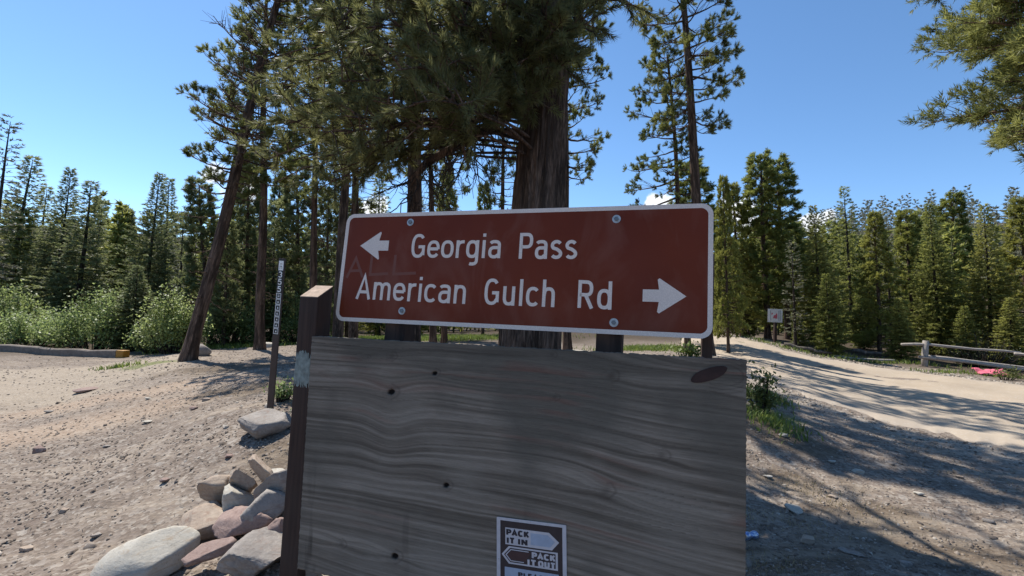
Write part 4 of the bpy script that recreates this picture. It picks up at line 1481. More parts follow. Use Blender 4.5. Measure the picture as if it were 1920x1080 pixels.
# crumpled pink netting at the fence
k = N('pink_netting')
MAT['pink'] = k.pbr((.75, .16, .22), .7)
gp = at(1862, 12.6)
ns = 26
gx_, gy_ = np.meshgrid(np.linspace(-.42, .42, ns), np.linspace(-.10, .16, 12))
zz = .06 + .13 * fbm(gx_ * 7 + 5, gy_ * 12, seed=91, octs=3) + .06 * np.exp(-((gx_ + .3) / .12) ** 2) + .03 * np.exp(-((gx_ - .22) / .12) ** 2)
idx = np.arange(ns * 12).reshape(12, ns)
me = mesh_np('pink_netting', np.stack([gx_, gy_ + (fbm(gx_ * 9, gy_ * 5, seed=2) - .5) * .1, zz + (gy_ - .03) * .5], -1).reshape(-1, 3), np.stack([idx[:-1, :-1], idx[:-1, 1:], idx[1:, 1:], idx[1:, :-1]], -1).reshape(-1, 4), MAT['pink'])
o = link('pink_netting', me, None, gp + Vector((0, 0, -.05)))
sol = o.modifiers.new('solid', 'SOLIDIFY'); sol.thickness = .008
tag(o, 'crumpled faded pink netting on the ground below the pole fence', 'netting')

# ------------------------------------------------------------------ conifer builders (numpy)
def frames(D):
    D = nrm(D)
    ref = np.where(np.abs(D[:, 2:3]) > .9, np.array([[1.0, 0, 0]]), np.array([[0, 0, 1.0]]))
    A = nrm(np.cross(D, ref)); B = np.cross(D, A)
    return D, A, B


def needles(r_, Pb, D, along, L, k, width, ang=(35, 70), Ljit=.3):
    """k blades per brush; brush = segment from Pb along D of length 'along' """
    n = len(Pb)
    D, A, B = frames(D)
    al = np.broadcast_to(np.asarray(along, float), (n,)); Ln = np.broadcast_to(np.asarray(L, float), (n,)); Wd = np.broadcast_to(np.asarray(width, float), (n,))
    t = r_.uniform(0, 1, (n, k)); ph = r_.uniform(0, 2 * np.pi, (n, k)); an = np.radians(r_.uniform(ang[0], ang[1], (n, k))) * (1 - .35 * t)
    rad = A[:, None] * np.cos(ph)[..., None] + B[:, None] * np.sin(ph)[..., None]
    dr = D[:, None] * np.cos(an)[..., None] + rad * np.sin(an)[..., None]
    base = Pb[:, None] + D[:, None] * (t * al[:, None])[..., None]
    LL = (Ln[:, None] * r_.uniform(1 - Ljit, 1 + Ljit, (n, k)))[..., None]
    side = nrm(np.cross(dr, r_.normal(0, 1, (n, k, 3)))) * (Wd[:, None, None] / 2)
    tip = base + dr * LL
    mid = base + dr * LL * .12
    v = np.stack([mid - side, mid + side, tip], 2).reshape(-1, 3)
    f = np.arange(n * k * 3).reshape(-1, 3)
    return v, f


def tubes(P0, P1, r0, r1, n=3):
    """batch of straight tapered tubes"""
    m = len(P0)
    D, A, B = frames(P1 - P0)
    an = np.arange(n) * 2 * np.pi / n
    ring = A[:, None] * np.cos(an)[None, :, None] + B[:, None] * np.sin(an)[None, :, None]
    v = np.concatenate([P0[:, None] + ring * r0[:, None, None], P1[:, None] + ring * r1[:, None, None]], 1).reshape(-1, 3)
    q = np.array([(i, (i + 1) % n, n + (i + 1) % n, n + i) for i in range(n)])
    f = (q[None] + (np.arange(m) * 2 * n)[:, None, None]).reshape(-1, 4)
    return v, f


class Acc:
    def __init__(s): s.v = []; s.f = []; s.t = []; s.n = 0
    def add(s, vf, tone):
        v, f = vf
        if not len(v): return
        s.v.append(v); s.f.append(f + s.n); s.t.append(np.broadcast_to(tone, (len(v),)) if np.ndim(tone) == 0 else tone); s.n += len(v)
    def mesh(s, name, mat):
        if not s.v:
            return None
        return mesh_np(name, np.concatenate(s.v), np.concatenate(s.f), MAT[mat], {'tone': np.concatenate(s.t)})


def poly_pts(P0, D0, L, nseg, sag, r_, wig=.06):
    """polyline from P0 with changing slope; sag<0 droops then lifts"""
    pts = [np.array(P0, float)]
    d = np.array(D0, float)
    for i in range(nseg):
        t = (i + .5) / nseg
        dz = sag * (1 - 2.2 * t)
        dd = d + np.array([0, 0, dz]) + r_.normal(0, wig, 3)
        dd /= np.linalg.norm(dd)
        pts.append(pts[-1] + dd * L / nseg)
    return np.array(pts)


def trunk_mesh(name, Ht, r0, r_, mat, seed, nring=24, nh=60, flare=.35, wob=.02, ridge=.05, r1=.02):
    hs = np.concatenate([[-.35], np.linspace(0, Ht, nh)])
    an = np.linspace(0, 2 * np.pi, nring, endpoint=False)
    Hh, Aa = np.meshgrid(hs, an, indexing='ij')
    t = np.clip(Hh / Ht, 0, 1)
    R = r0 * (1 - t) ** .85 + r1 * t + flare * r0 * np.exp(-np.clip(Hh, 0, None) / .22) * (1 + .3 * np.sin(Aa * 5 + seed))
    rid = fbm(np.cos(Aa) * 5 * max(1, nring / 40), np.sin(Aa) * 5 * max(1, nring / 40), Hh * 2.2, seed, 3) - .5
    R = R * (1 + rid * ridge * 2)
    cx = wob * np.sin(Hh * .9 + seed) * np.clip(Hh, 0, 3) / 3; cy = wob * np.cos(Hh * .7 + seed * 2) * np.clip(Hh, 0, 3) / 3
    v = np.stack([cx + R * np.cos(Aa), cy + R * np.sin(Aa), Hh], -1).reshape(-1, 3)
    idx = np.arange(v.shape[0]).reshape(Hh.shape); idn = np.roll(idx, -1, 1)
    f = np.stack([idx[:-1], idn[:-1], idn[1:], idx[1:]], -1).reshape(-1, 4)
    return mesh_np(name, v, f, MAT[mat], None, True)


def spruce(seed, Ht=10.0, Rm=1.55, crown0=.03, nb=230, dens=1.0, mat='spruce_needles', blade=(.17, .045), shape=.8, droop=-.25, gap=.0, r0=.13, k=6, bark='dark_bark'):
    r_ = np.random.default_rng(seed)
    ne, br = Acc(), Acc()
    Pb, Db, Tn, Ls = [], [], [], []
    lump = r_.uniform(0, 6.28, 4)
    for i in range(nb):
        t = crown0 + (1 - crown0) * (i + r_.uniform(0, 1)) / nb
        t = t ** .92
        az = i * 2.399 + r_.uniform(-.4, .4)
        prof = (1 - t) ** shape * (1 - .55 * math.exp(-(t - crown0) / .07))
        L = Rm * prof * r_.uniform(.68, 1.12) * (1 + .18 * math.sin(az * 2 + t * 9 + lump[0])) + .10
        if r_.uniform() < gap: continue
        sl = -.28 + .9 * t ** 1.5
        D0 = np.array([math.cos(az), math.sin(az), sl])
        pts = poly_pts((0, 0, t * Ht), D0, L, 5, droop * (1 - t), r_, .04)
        rr_ = .018 * (1 - t) + .006
        br.add(tubes(pts[:-1], pts[1:], np.full(5, rr_), np.full(5, rr_ * .7)), .5)
        btone = r_.uniform(.1, .8)
        nt_ = max(4, int(L * 13 * dens))
        for j in range(nt_):
            s = r_.uniform(.12, 1.0) if j else 1.0
            q = s * 5; a = min(int(q), 4); p = pts[a] + (pts[a + 1] - pts[a]) * (q - a)
            d = pts[a + 1] - pts[a]; d /= np.linalg.norm(d)
            sidev = np.cross(d, [0, 0, 1.0]); sidev /= np.linalg.norm(sidev) + 1e-6
            sg = r_.choice([-1, 1])
            tw = (1 - s) * L * .38 + .10
            dd = d * .75 + sidev * sg * r_.uniform(.3, 1.0) + np.array([0, 0, r_.uniform(-.3, .08)])
            dd /= np.linalg.norm(dd)
            m = max(1, int(tw / .13))
            for q_ in range(m):
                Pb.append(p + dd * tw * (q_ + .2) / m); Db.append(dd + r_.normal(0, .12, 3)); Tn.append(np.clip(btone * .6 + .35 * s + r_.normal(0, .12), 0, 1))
    Pb, Db, Tn = np.array(Pb), np.array(Db), np.array(Tn)
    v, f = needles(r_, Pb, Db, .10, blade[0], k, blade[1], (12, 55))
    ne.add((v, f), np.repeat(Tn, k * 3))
    # leader
    tr = trunk_mesh('trunk', Ht * .985, r0, r_, bark, seed, 10, 22, .3, .015, .04, .008)
    return tr, ne.mesh('crown', mat), br.mesh('branches', bark)


def pine(seed, Ht=12.0, Rm=1.5, crown0=.3, nb=85, mat='pine_needles', r0=.15, sub=5, needL=.11, wid=.022, kk_=20, dead_below=18, bark='pine_bark', profile='pine', brush=.22, dead_in_crown=0.0, up_end=.5, slope0=-.15, sidebias=None, trunkkw=None):
    r_ = np.random.default_rng(seed)
    ne, br = Acc(), Acc()
    Pb, Db, Tn = [], [], []
    segP0, segP1, sr0, sr1 = [], [], [], []

    def seg(pts, ra, rb):
        n = len(pts) - 1
        rr_ = np.linspace(ra, rb, n + 1)
        segP0.extend(pts[:-1]); segP1.extend(pts[1:]); sr0.extend(rr_[:-1]); sr1.extend(rr_[1:])

    for i in range(nb):
        t = crown0 + (1 - crown0) * (i + r_.uniform(0, 1)) / nb
        az = i * 2.399 + r_.uniform(-.6, .6)
        c = (t - crown0) / (1 - crown0)
        if profile == 'pine':
            prof = (.35 + .65 * min(1, c / .25)) * (1 - c) ** .6
        elif profile == 'column':
            prof = (.55 + .45 * min(1, c / .2)) * (1 - c) ** .45
        else:
            prof = (1 - c) ** .85
        L = Rm * prof * r_.uniform(.5, 1.2) + .15
        if sidebias is not None:
            L *= 1 + sidebias[1] * math.cos(az - sidebias[0])
        D0 = np.array([math.cos(az), math.sin(az), slope0 + .8 * c])
        pts = poly_pts((0, 0, t * Ht), D0, L, 6, -.22 * (1 - c) * up_end * 2, r_, .10)
        rb = .012 + .016 * L
        seg(pts, rb, .006)
        dead = r_.uniform() < dead_in_crown
        btone = r_.uniform(.15, .85)
        ns = max(3, int(sub * L / Rm * 1.6 + 1))
        for j in range(ns + 1):
            s = 1.0 if j == ns else r_.uniform(.35, .95)
            q = s * 6; a = min(int(q), 5); p = pts[a] + (pts[a + 1] - pts[a]) * (q - a)
            d = pts[a + 1] - pts[a]; d /= np.linalg.norm(d)
            sidev = np.cross(d, [0, 0, 1.0]); sidev /= np.linalg.norm(sidev) + 1e-6
            if j == ns:
                dd = d + np.array([0, 0, .25]); tl = brush * .9
            else:
                dd = d * .6 + sidev * r_.choice([-1, 1]) * r_.uniform(.3, 1) + np.array([0, 0, r_.uniform(-.1, .6)])
                tl = (1 - s) * L * .5 + .18
            dd /= np.linalg.norm(dd)
            tp = poly_pts(p, dd, tl, 3, .12, r_, .10)
            seg(tp, .007, .003)
            if dead:
                for z_ in range(2):
                    d2 = nrm((dd + r_.normal(0, .7, 3))[None])[0]
                    seg(np.array([tp[1 + z_], tp[1 + z_] + d2 * r_.uniform(.1, .3)]), .004, .002)
                continue
            for z_ in range(3):
                d3 = dd * .8 + r_.normal(0, .55, 3) + np.array([0, 0, .45])
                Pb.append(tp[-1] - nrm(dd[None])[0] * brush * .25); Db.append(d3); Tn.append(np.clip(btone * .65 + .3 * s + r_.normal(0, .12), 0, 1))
            nbz = 1 if tl < .6 else 2
            for z_ in range(nbz):
                e = tp[-1] - dd * z_ * brush * .9
                d3 = dd + r_.normal(0, .2, 3) + np.array([0, 0, .15])
                Pb.append(e - nrm(d3[None])[0] * brush * .4); Db.append(d3); Tn.append(np.clip(btone * .65 + .3 * s + r_.normal(0, .12), 0, 1))
                if r_.uniform() < .6:
                    d4 = dd + r_.normal(0, .6, 3)
                    Pb.append(e); Db.append(d4); Tn.append(np.clip(btone + r_.normal(0, .12), 0, 1))
    for i in range(dead_below):
        h = r_.uniform(.12 * Ht, crown0 * Ht + .1 * Ht)
        az = r_.uniform(0, 6.28); L = r_.uniform(.25, 1.0) * Rm * .7
        pts = poly_pts((0, 0, h), (math.cos(az), math.sin(az), r_.uniform(-.5, .1)), L, 5, -.2, r_, .15)
        seg(pts, .011, .003)
        for j in range(4):
            a = r_.integers(1, 5)
            d2 = nrm((pts[a + 1] - pts[a])[None])[0] + r_.normal(0, .6, 3)
            e_ = poly_pts(pts[a], d2, L * r_.uniform(.15, .4), 3, -.2, r_, .2)
            seg(e_, .005, .002)
    br.add(tubes(np.array(segP0), np.array(segP1), np.array(sr0), np.array(sr1), 4), .5)
    if Pb:
        Pb, Db, Tn = np.array(Pb), np.array(Db), np.array(Tn)
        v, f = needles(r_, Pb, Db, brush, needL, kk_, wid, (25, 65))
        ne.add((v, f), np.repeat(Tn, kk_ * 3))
    kw = dict(nring=16, nh=34, flare=.3, wob=.03, ridge=.06, r1=.03)
    kw.update(trunkkw or {})
    tr = trunk_mesh('trunk', Ht * .985, r0, r_, bark, seed, **kw)
    return tr, ne.mesh('crown', mat), br.mesh('branches', bark)


PROTO = {}


def proto(key, fn, **kw):
    PROTO[key] = (fn(**kw), kw.get('Ht', 10.0), kw.get('Rm', 1.5))


def tree(key, base, tip, label, name, width=1.0, cat='tree', group=None, rotz=None, leaf=None):
    (tr, cr, bb), Ht, Rm = PROTO[key]
    base = Vector(base); v = Vector(tip) - base
    sc = v.length / Ht
    o = link(name, None, None, base)
    q = Vector((0, 0, 1)).rotation_difference(v.normalized())
    rz = rs_.uniform(0, 6.28) if rotz is None else rotz
    o.rotation_mode = 'QUATERNION'
    from mathutils import Quaternion
    o.rotation_quaternion = q @ Quaternion((0, 0, 1), rz)
    o.scale = (sc * width, sc * width, sc)
    tag(o, label, cat, group)
    link('trunk', tr, o)
    if bb: link('branches', bb, o)['kind'] = 'stuff'
    if cr:
        c_ = link('crown', cr, o)
        if leaf:
            c_.material_slots[0].link = 'OBJECT'; c_.material_slots[0].material = MAT[leaf]
    return o


def tree_px(key, ub, d, ut, vt, label, name, width=1.0, dt=None, **kw):
    b = at(ub, d)
    t = P(ut, vt, d if dt is None else dt)
    # keep the top at the same distance on the ground
    return tree(key, b, t, label, name, width, **kw)


proto('spA', spruce, seed=1, Rm=2.0, shape=1.0)
proto('spB', spruce, seed=2, Rm=1.6, nb=220, shape=.92)
proto('spC', spruce, seed=3, Rm=2.5, nb=270, shape=1.1, droop=-.35)
proto('spD', spruce, seed=4, Rm=1.3, nb=170, shape=.8, gap=.15, dens=.9)
proto('spYoung', spruce, seed=5, Rm=2.1, nb=170, shape=.8, dens=.9, blade=(.26, .07))
proto('spThin', spruce, seed=6, Rm=.95, nb=130, shape=.55, gap=.3, dens=.6, mat='grey_needles')
proto('piA', pine, mat='forest_pine_needles', seed=11, Ht=10, Rm=1.35, crown0=.12, nb=110, sub=7, profile='column', dead_below=6, kk_=18, needL=.14, wid=.034)
proto('piB', pine, mat='forest_pine_needles', seed=12, Ht=10, Rm=1.1, crown0=.18, nb=95, sub=6, profile='column', dead_below=10, kk_=18, needL=.14, wid=.034)
proto('piC', pine, mat='forest_pine_needles', seed=13, Ht=10, Rm=1.6, crown0=.10, nb=120, sub=7, profile='cone', dead_below=6, kk_=18, needL=.14, wid=.034)
proto('piBare', pine, seed=14, Ht=12, Rm=1.3, crown0=.42, nb=70, sub=6, dead_below=30, kk_=18, needL=.12, wid=.028)
proto('piBare2', pine, seed=15, Ht=12, Rm=1.1, crown0=.38, nb=60, sub=5, dead_below=34, kk_=16, needL=.12, wid=.028, dead_in_crown=.3)

# ---- left group
TP = [
    ('spThin', -40, 17, 22, 222, 'sparse greyish spruce top leaning in at the far left edge', 'spruce_tree', .8),
    ('spB', 2, 21, 62, 295, 'narrow dark spruce second from the left edge, its top ragged', 'spruce_tree', 1.0),
    ('spC', 95, 20, 133, 318, 'broad dark spruce with double top, tallest of the far left group', 'spruce_tree', .8),
    ('spB', 60, 25, 88, 352, 'dark spruce partly hidden between two taller ones at far left', 'spruce_tree', 1.0),
    ('spA', 138, 18, 172, 342, 'grey green spruce right of the broad dark spruce at far left', 'spruce_tree', 1.05),
    ('spD', 168, 23, 192, 376, 'slim dark spruce next to the gap of sky at left', 'spruce_tree', .9),
    ('spD', 15, 30, 40, 392, 'distant dark spruce low behind the far left spruces', 'spruce_tree', 1.0),
    ('spC', 262, 17, 300, 328, 'full green spruce right of the gap of sky, with pointed top', 'spruce_tree', .78),
    ('spB', 300, 19, 318, 336, 'spruce just behind the pointed full green one', 'spruce_tree', .8),
    ('piC', 222, 22, 240, 398, 'bushy pine at the right side of the left sky gap', 'pine_tree', 1.0),
    ('spA', 205, 30, 215, 442, 'low distant spruce filling the foot of the left sky gap', 'spruce_tree', 1.0),
    ('piA', 395, 15, 372, 345, 'bushy round-topped pine just left of the leaning pine trunk', 'pine_tree', 1.05),
    ('spYoung', 248, 13.5, 258, 500, 'short dark spruce standing between the willow bushes', 'spruce_tree', 1.1),
    # middle, behind the marker and the sign
    ('piA', 440, 19, 452, 372, 'dense pine behind the leaning trunk, right of it', 'pine_tree', 1.1),
    ('piB', 418, 13.5, 428, 420, 'mid sized pine in the gap right of the leaning trunk', 'pine_tree', 1.0),
    ('spA', 508, 15, 516, 410, 'mid sized spruce just behind the route marker', 'spruce_tree', 1.0),
    ('piA', 610, 14, 616, 365, 'mid sized pine behind the left end of the sign', 'pine_tree', .9),
    ('piC', 455, 16, 470, 300, 'full pine rising between the leaning trunk and the marker', 'pine_tree', .9),
    ('piB', 650, 18, 664, 380, 'pine filling the gap behind the two bare trunks', 'pine_tree', 1.2),
    ('piC', 520, 21, 525, 345, 'dense dark pine behind the route marker', 'pine_tree', 1.0),
    ('piA', 560, 16, 556, 300, 'dense pine between route marker and left post', 'pine_tree', 1.0),
    ('spA', 470, 26, 478, 392, 'far spruce low behind the route marker', 'spruce_tree', 1.2),
    ('spC', 610, 24, 614, 360, 'spruce behind the left post of the plywood', 'spruce_tree', .8),
    ('spB', 708, 24, 712, 326, 'small pointed spruce against the sky above the upper left of the sign', 'spruce_tree', 1.2),
    ('piC', 835, 18, 838, 318, 'round bushy pine just above the top edge of the sign', 'pine_tree', .8),
    ('spA', 780, 26, 786, 372, 'far spruce low above the sign, left of the bushy pine', 'spruce_tree', 1.0),
    ('piB', 905, 22, 908, 352, 'far pine showing left of the big trunk above the sign', 'pine_tree', .7),
    # right group
    ('piA', 1330, 15, 1296, 312, 'dense pine directly right of the upper sign corner', 'pine_tree', 1.15),
    ('piC', 1366, 13, 1356, 340, 'dark pine hugging the right edge of the sign', 'pine_tree', .6),
    ('piC', 1392, 19, 1372, 352, 'pale green pine behind the sign edge, before the small white sign', 'pine_tree', 1.05),
    ('piB', 1440, 19, 1425, 298, 'tall slim pine above the small white sign', 'pine_tree', 1.15),
    ('piB', 1478, 20, 1456, 306, 'tall slim dark pine right of the small white sign', 'pine_tree', 1.2),
    ('spC', 1545, 18, 1524, 388, 'bright green full spruce with rounded top right of the slim pines', 'spruce_tree', .95),
    ('spD', 1600, 22, 1582, 352, 'thin pointed spruce standing above its neighbours on the right', 'spruce_tree', 1.0),
    ('piC', 1650, 17, 1640, 405, 'bright green pine with visible lower trunk left of the pole fence', 'pine_tree', 1.0),
    ('piA', 1712, 21, 1700, 402, 'dark pine behind the left end of the pole fence', 'pine_tree', 1.0),
    ('spC', 1765, 18, 1742, 384, 'tall full spruce directly above the fence post', 'spruce_tree', .95),
    ('piA', 1800, 23, 1784, 372, 'dark rounded pine right of the tall full spruce', 'pine_tree', 1.0),
    ('spC', 1862, 17, 1845, 386, 'wide bright green spruce above the pink netting', 'spruce_tree', 1.0),
    ('piC', 1935, 18, 1912, 380, 'bright green pine at the right edge behind the fence', 'pine_tree', 1.1),
    ('piC', 2010, 16, 2010, 360, 'pine just outside the right edge behind the fence', 'pine_tree', 1.1),
    ('spThin', 1492, 15.8, 1484, 452, 'brownish half dead spruce just right of the small white sign', 'spruce_tree', 1.2),
    ('spThin', 1672, 19, 1664, 440, 'sparse grey spruce between two bright green ones on the right', 'spruce_tree', 1.1),
    ('spThin', 330, 16, 345, 400, 'sparse grey spruce beside the pointed full green one', 'spruce_tree', 1.1),
    ('spYoung', 1560, 15.2, 1548, 515, 'young spruce at the road edge right of the small white sign', 'spruce_tree', 1.15),
    ('spYoung', 1405, 19, 1398, 545, 'young low spruce left of the small white sign', 'spruce_tree', 1.1),
    ('spYoung', 1500, 16, 1494, 590, 'tiny spruce by the roadside beside the post of the white sign', 'spruce_tree', 1.3),
    ('spYoung', 1690, 15.5, 1684, 560, 'young spruce behind the left tip of the fence rail', 'spruce_tree', 1.2),
    ('spYoung', 1900, 15, 1892, 560, 'young spruce behind the fence at the right edge', 'spruce_tree', 1.3),
    ('spYoung', 1815, 15.5, 1808, 575, 'young spruce behind the middle of the fence', 'spruce_tree', 1.3),
    ('spYoung', 1620, 19, 1612, 540, 'young spruce in shade beside the bright green pine', 'spruce_tree', 1.3),
]
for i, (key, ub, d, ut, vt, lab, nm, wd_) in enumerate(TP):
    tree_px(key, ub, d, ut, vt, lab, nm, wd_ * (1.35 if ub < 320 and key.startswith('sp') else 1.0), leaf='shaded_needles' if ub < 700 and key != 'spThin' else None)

# ---- bare-trunked pines of the clearing
proto('lean', pine, seed=31, Ht=9.5, Rm=1.08, crown0=.34, nb=105, sub=6, dead_below=22, kk_=48, needL=.060, wid=.0085, dead_in_crown=.38, r0=.125, brush=.11, up_end=.8)
b = at(352, 8.6)
tree('lean', b, P(570, -190, 9.2), 'pine with a trunk leaning right and sparse half dead crown left of the marker', 'leaning_pine_tree', 1.0, rotz=.4)
for (key, ub, d, ut, vt, lab, w_) in (
        ('piBare', 487, 11, 500, -60, 'straight bare trunked pine between the leaning pine and the marker', 1.0),
        ('piBare2', 588, 12.5, 592, -80, 'thin bare trunked pine rising right behind the left post', .8),
        ('piBare', 632, 9.5, 668, -160, 'bare trunked pine rising at the left end of the sign', 1.0),
        ('piBare2', 662, 10.5, 670, -40, 'second bare trunk close behind the one at the sign end', 1.0),
        ('piBare2', 812, 14, 806, -20, 'slim pine trunk seen through the gap below the sign', .8),
        ('piBare2', 832, 15, 850, 30, 'slimmest pine trunk seen through the gap below the sign', .7),
        ('piBare2', 940, 13, 944, 60, 'thin grey trunk just left of the big pine', .7)):
    tree_px(key, ub, d, ut, vt, lab, 'pine_tree', w_)
proto('armpine', pine, seed=37, Ht=9, Rm=1.5, crown0=.42, nb=60, sub=6, dead_below=14, kk_=30, needL=.085, wid=.014, r0=.15, brush=.18)
tree_px('armpine', 772, 6.4, 782, -330, 'stout pine with dark knobbly trunk behind the upper left of the sign', 'pine_tree', 1.0)
proto('skypine', pine, seed=41, Ht=11, Rm=1.15, crown0=.36, nb=60, sub=5, dead_below=10, kk_=46, needL=.070, wid=.0095, r0=.11, brush=.12, sidebias=(0, .45))
tree_px('skypine', 1064, 12.5, 1052, -230, 'slender pine close right of the big trunk with tufts against the sky', 'pine_tree', .85, rotz=0.0)
tree_px('piBare', 1004, 9.5, 1000, -560, 'tall straight pine hidden behind the big trunk, only slivers showing', 'pine_tree', 1.0)
proto('tallA', pine, seed=43, Ht=12.5, Rm=1.15, crown0=.46, nb=66, sub=7, dead_below=8, kk_=50, needL=.075, wid=.0095, r0=.15, brush=.13, profile='column', slope0=-.3)
tree_px('tallA', 1328, 11.5, 1262, -250, 'tall pine leaning left with tufted branches right of the sign', 'pine_tree', 1.0, rotz=1.0)
proto('tallB', pine, seed=46, Ht=9.5, Rm=1.3, crown0=.40, nb=50, sub=6, dead_below=8, kk_=50, needL=.075, wid=.0095, r0=.10, brush=.13, slope0=-.3, sidebias=(math.pi, .45))
tree_px('tallB', 1290, 12.8, 1252, 95, 'thinner pine with long left branches beside the tall leaning pine', 'pine_tree', 1.0, rotz=0.0)

# ---- big pine at the right edge, its crown reaching into the frame
proto('edge', pine, seed=51, Ht=10.5, Rm=2.5, crown0=.37, nb=210, sub=15, dead_below=8, kk_=24, needL=.10, wid=.0145, r0=.2, brush=.22, profile='column', up_end=.3)
tree_px('edge', 2180, 9.5, 2110, -620, 'large lit pine crown hanging into the upper right corner', 'pine_tree', 1.0)

# ---- far wooded slope on the right and woodland behind: one mass
def forest(name, key_list, spots, seed, nb_=46, k_=5, bl=5):
    """low-detail conifers joined as one mass"""
    r_ = np.random.default_rng(seed)
    V, Fq, T_ = [], [], []
    n0 = 0
    for (x, y, z, h) in spots:
        t = (np.arange(nb_) + r_.uniform(0, 1, nb_)) / nb_ * .93 + .05
        az = np.arange(nb_) * 2.4 + r_.uniform(0, 6)
        L = h * r_.uniform(.13, .2) * (1 - t) ** .75 * r_.uniform(.65, 1.2, nb_) + h * .012
        base = np.stack([np.zeros(nb_), np.zeros(nb_), t * h], -1)
        dr = np.stack([np.cos(az), np.sin(az), -.2 + .6 * t], -1)
        Pb = base[:, None] + dr[:, None] * (L[:, None] * np.linspace(.1, .85, k_)[None])[..., None]
        Db = np.repeat(dr[:, None], k_, 1)
        v, f = needles(r_, Pb.reshape(-1, 3), Db.reshape(-1, 3), .2 * h * .05, h * .045, bl, h * .020, (10, 70))
        V.append(v + np.array([x, y, z])); Fq.append(f + n0); n0 += len(v)
        T_.append(np.repeat(np.clip(r_.uniform(0, 1) * .6 + r_.normal(.15, .15, len(v) // 3), 0, 1), 3))
        # trunk as a thin three-sided spire
        v = np.array([(.012 * h, 0, -.5), (-.006 * h, .01 * h, -.5), (-.006 * h, -.01 * h, -.5), (0, 0, h)]) + np.array([x, y, z])
        V.append(v); Fq.append(np.array([(0, 1, 3), (1, 2, 3), (2, 0, 3)]) + n0); n0 += 4; T_.append(np.zeros(4))
    F_ = np.concatenate(Fq)
    return mesh_np(name, np.concatenate(V), F_, MAT[key_list], {'tone': np.concatenate(T_)})


rf = np.random.default_rng(77)
spots = []
for i in range(230):
    th_ = rf.uniform(-.85, .95); r_0 = rf.uniform(27, 44)
    x, y = r_0 * math.sin(th_), r_0 * math.cos(th_)
    spots.append((x, y, 0, rf.uniform(4.0, 7.0) * (r_0 / 33)))
S = np.array(spots); S[:, 2] = H(S[:, 0], S[:, 1])
tag(link('background_woodland', forest('background_woodland', 'spruce_needles', S, 5)), 'dense dark woodland filling the space behind the nearer trees', 'woodland', kind='stuff')
spots = []
for i in range(330):
    th_ = rf.uniform(.30, 1.0); r_0 = rf.uniform(75, 150)
    spots.append((r_0 * math.sin(th_), r_0 * math.cos(th_), 0, rf.uniform(7, 11)))
for i in range(200):
    th_ = rf.uniform(-1.0, .3); r_0 = rf.uniform(75, 130)
    spots.append((r_0 * math.sin(th_), r_0 * math.cos(th_), 0, rf.uniform(8, 12)))
S = np.array(spots); S[:, 2] = H(S[:, 0], S[:, 1])
tag(link('wooded_hillside', forest('wooded_hillside', 'grey_needles', S, 6, 30, 4, 4)), 'grey green conifer forest on the far slope on the right', 'woodland', kind='stuff')

# ------------------------------------------------------------------ the big pine in the middle
g = at(990, 4.8)
BH_ = 11.0
bigp = tag(link('big_pine_tree', None, None, g), 'big pine with thick reddish trunk and long needled boughs right behind the sign', 'tree')
rb_ = np.random.default_rng(61)
tr = trunk_mesh('trunk', BH_, .305, rb_, 'pine_bark', 61, 130, 420, .22, .03, .13, .04)
link('trunk', tr, bigp)
ne, br = Acc(), Acc()
Pb, Db, Tn = [], [], []
sg = [[], [], [], []]


def bseg(pts, ra, rb):
    n = len(pts) - 1; rr_ = np.linspace(ra, rb, n + 1)
    sg[0].extend(pts[:-1]); sg[1].extend(pts[1:]); sg[2].extend(rr_[:-1]); sg[3].extend(rr_[1:])


gv = np.array(g)


def bezier(p0, p1, p2, n=10):
    t = np.linspace(0, 1, n + 1)[:, None]
    return (1 - t) ** 2 * p0 + 2 * t * (1 - t) * p1 + t * t * p2


# (pixel, depth) of foliage clumps, each carried by a bough from the trunk
CL = [(600, 60, 4.3), (640, 150, 4.0), (570, 190, 4.2), (690, 50, 3.7), (740, 120, 3.4), (790, 60, 3.5), (830, 120, 3.5), (860, 40, 3.7), (700, 190, 3.6), (765, 185, 3.3), (835, 195, 3.3),
      (900, 70, 3.9), (935, 130, 4.0), (530, 235, 4.3), (600, 250, 4.2), (665, 225, 3.9), (925, 190, 4.2), (1000, 40, 4.1), (1060, 25, 4.2), (1100, 40, 4.3), (860, 150, 3.8), (720, 250, 4.2), (650, 20, 4.2), (760, 15, 3.8), (560, 110, 4.6),
      (700, 110, 4.2), (480, 240, 4.7), (640, 290, 4.6), (880, 230, 4.4), (960, 90, 4.2), (1180, 5, 4.4), (1120, -20, 4.4), (940, 10, 3.9), (830, -20, 3.7), (720, -30, 3.9), (600, -10, 4.4), (780, 240, 3.8), (545, 300, 5.2), (640, 330, 5.3), (490, 300, 5.5), (590, 350, 5.6), (520, 340, 5.8), (680, 290, 5.0), (510, 170, 5.0), (590, 300, 5.0), (820, 60, 4.3), (740, 60, 4.5), (680, 140, 4.6), (900, 110, 4.6), (970, 160, 4.4), (1030, 90, 4.3),
      (1000, -60, 4.0), (900, -60, 4.0), (1080, -70, 4.4), (960, 120, 4.05), (1010, 90, 4.1), (1050, 130, 4.2), (985, 180, 4.3), (1020, 30, 3.9), (1060, 60, 4.0), (550, 40, 4.5), (610, 120, 4.5), (650, 200, 4.3), (560, 250, 4.7), (620, 320, 5.0), (700, 300, 5.0), (500, 110, 5.2), (800, 160, 4.0), (880, 180, 4.2), (870, 90, 4.0), (660, -80, 4.2), (560, -60, 4.8)]
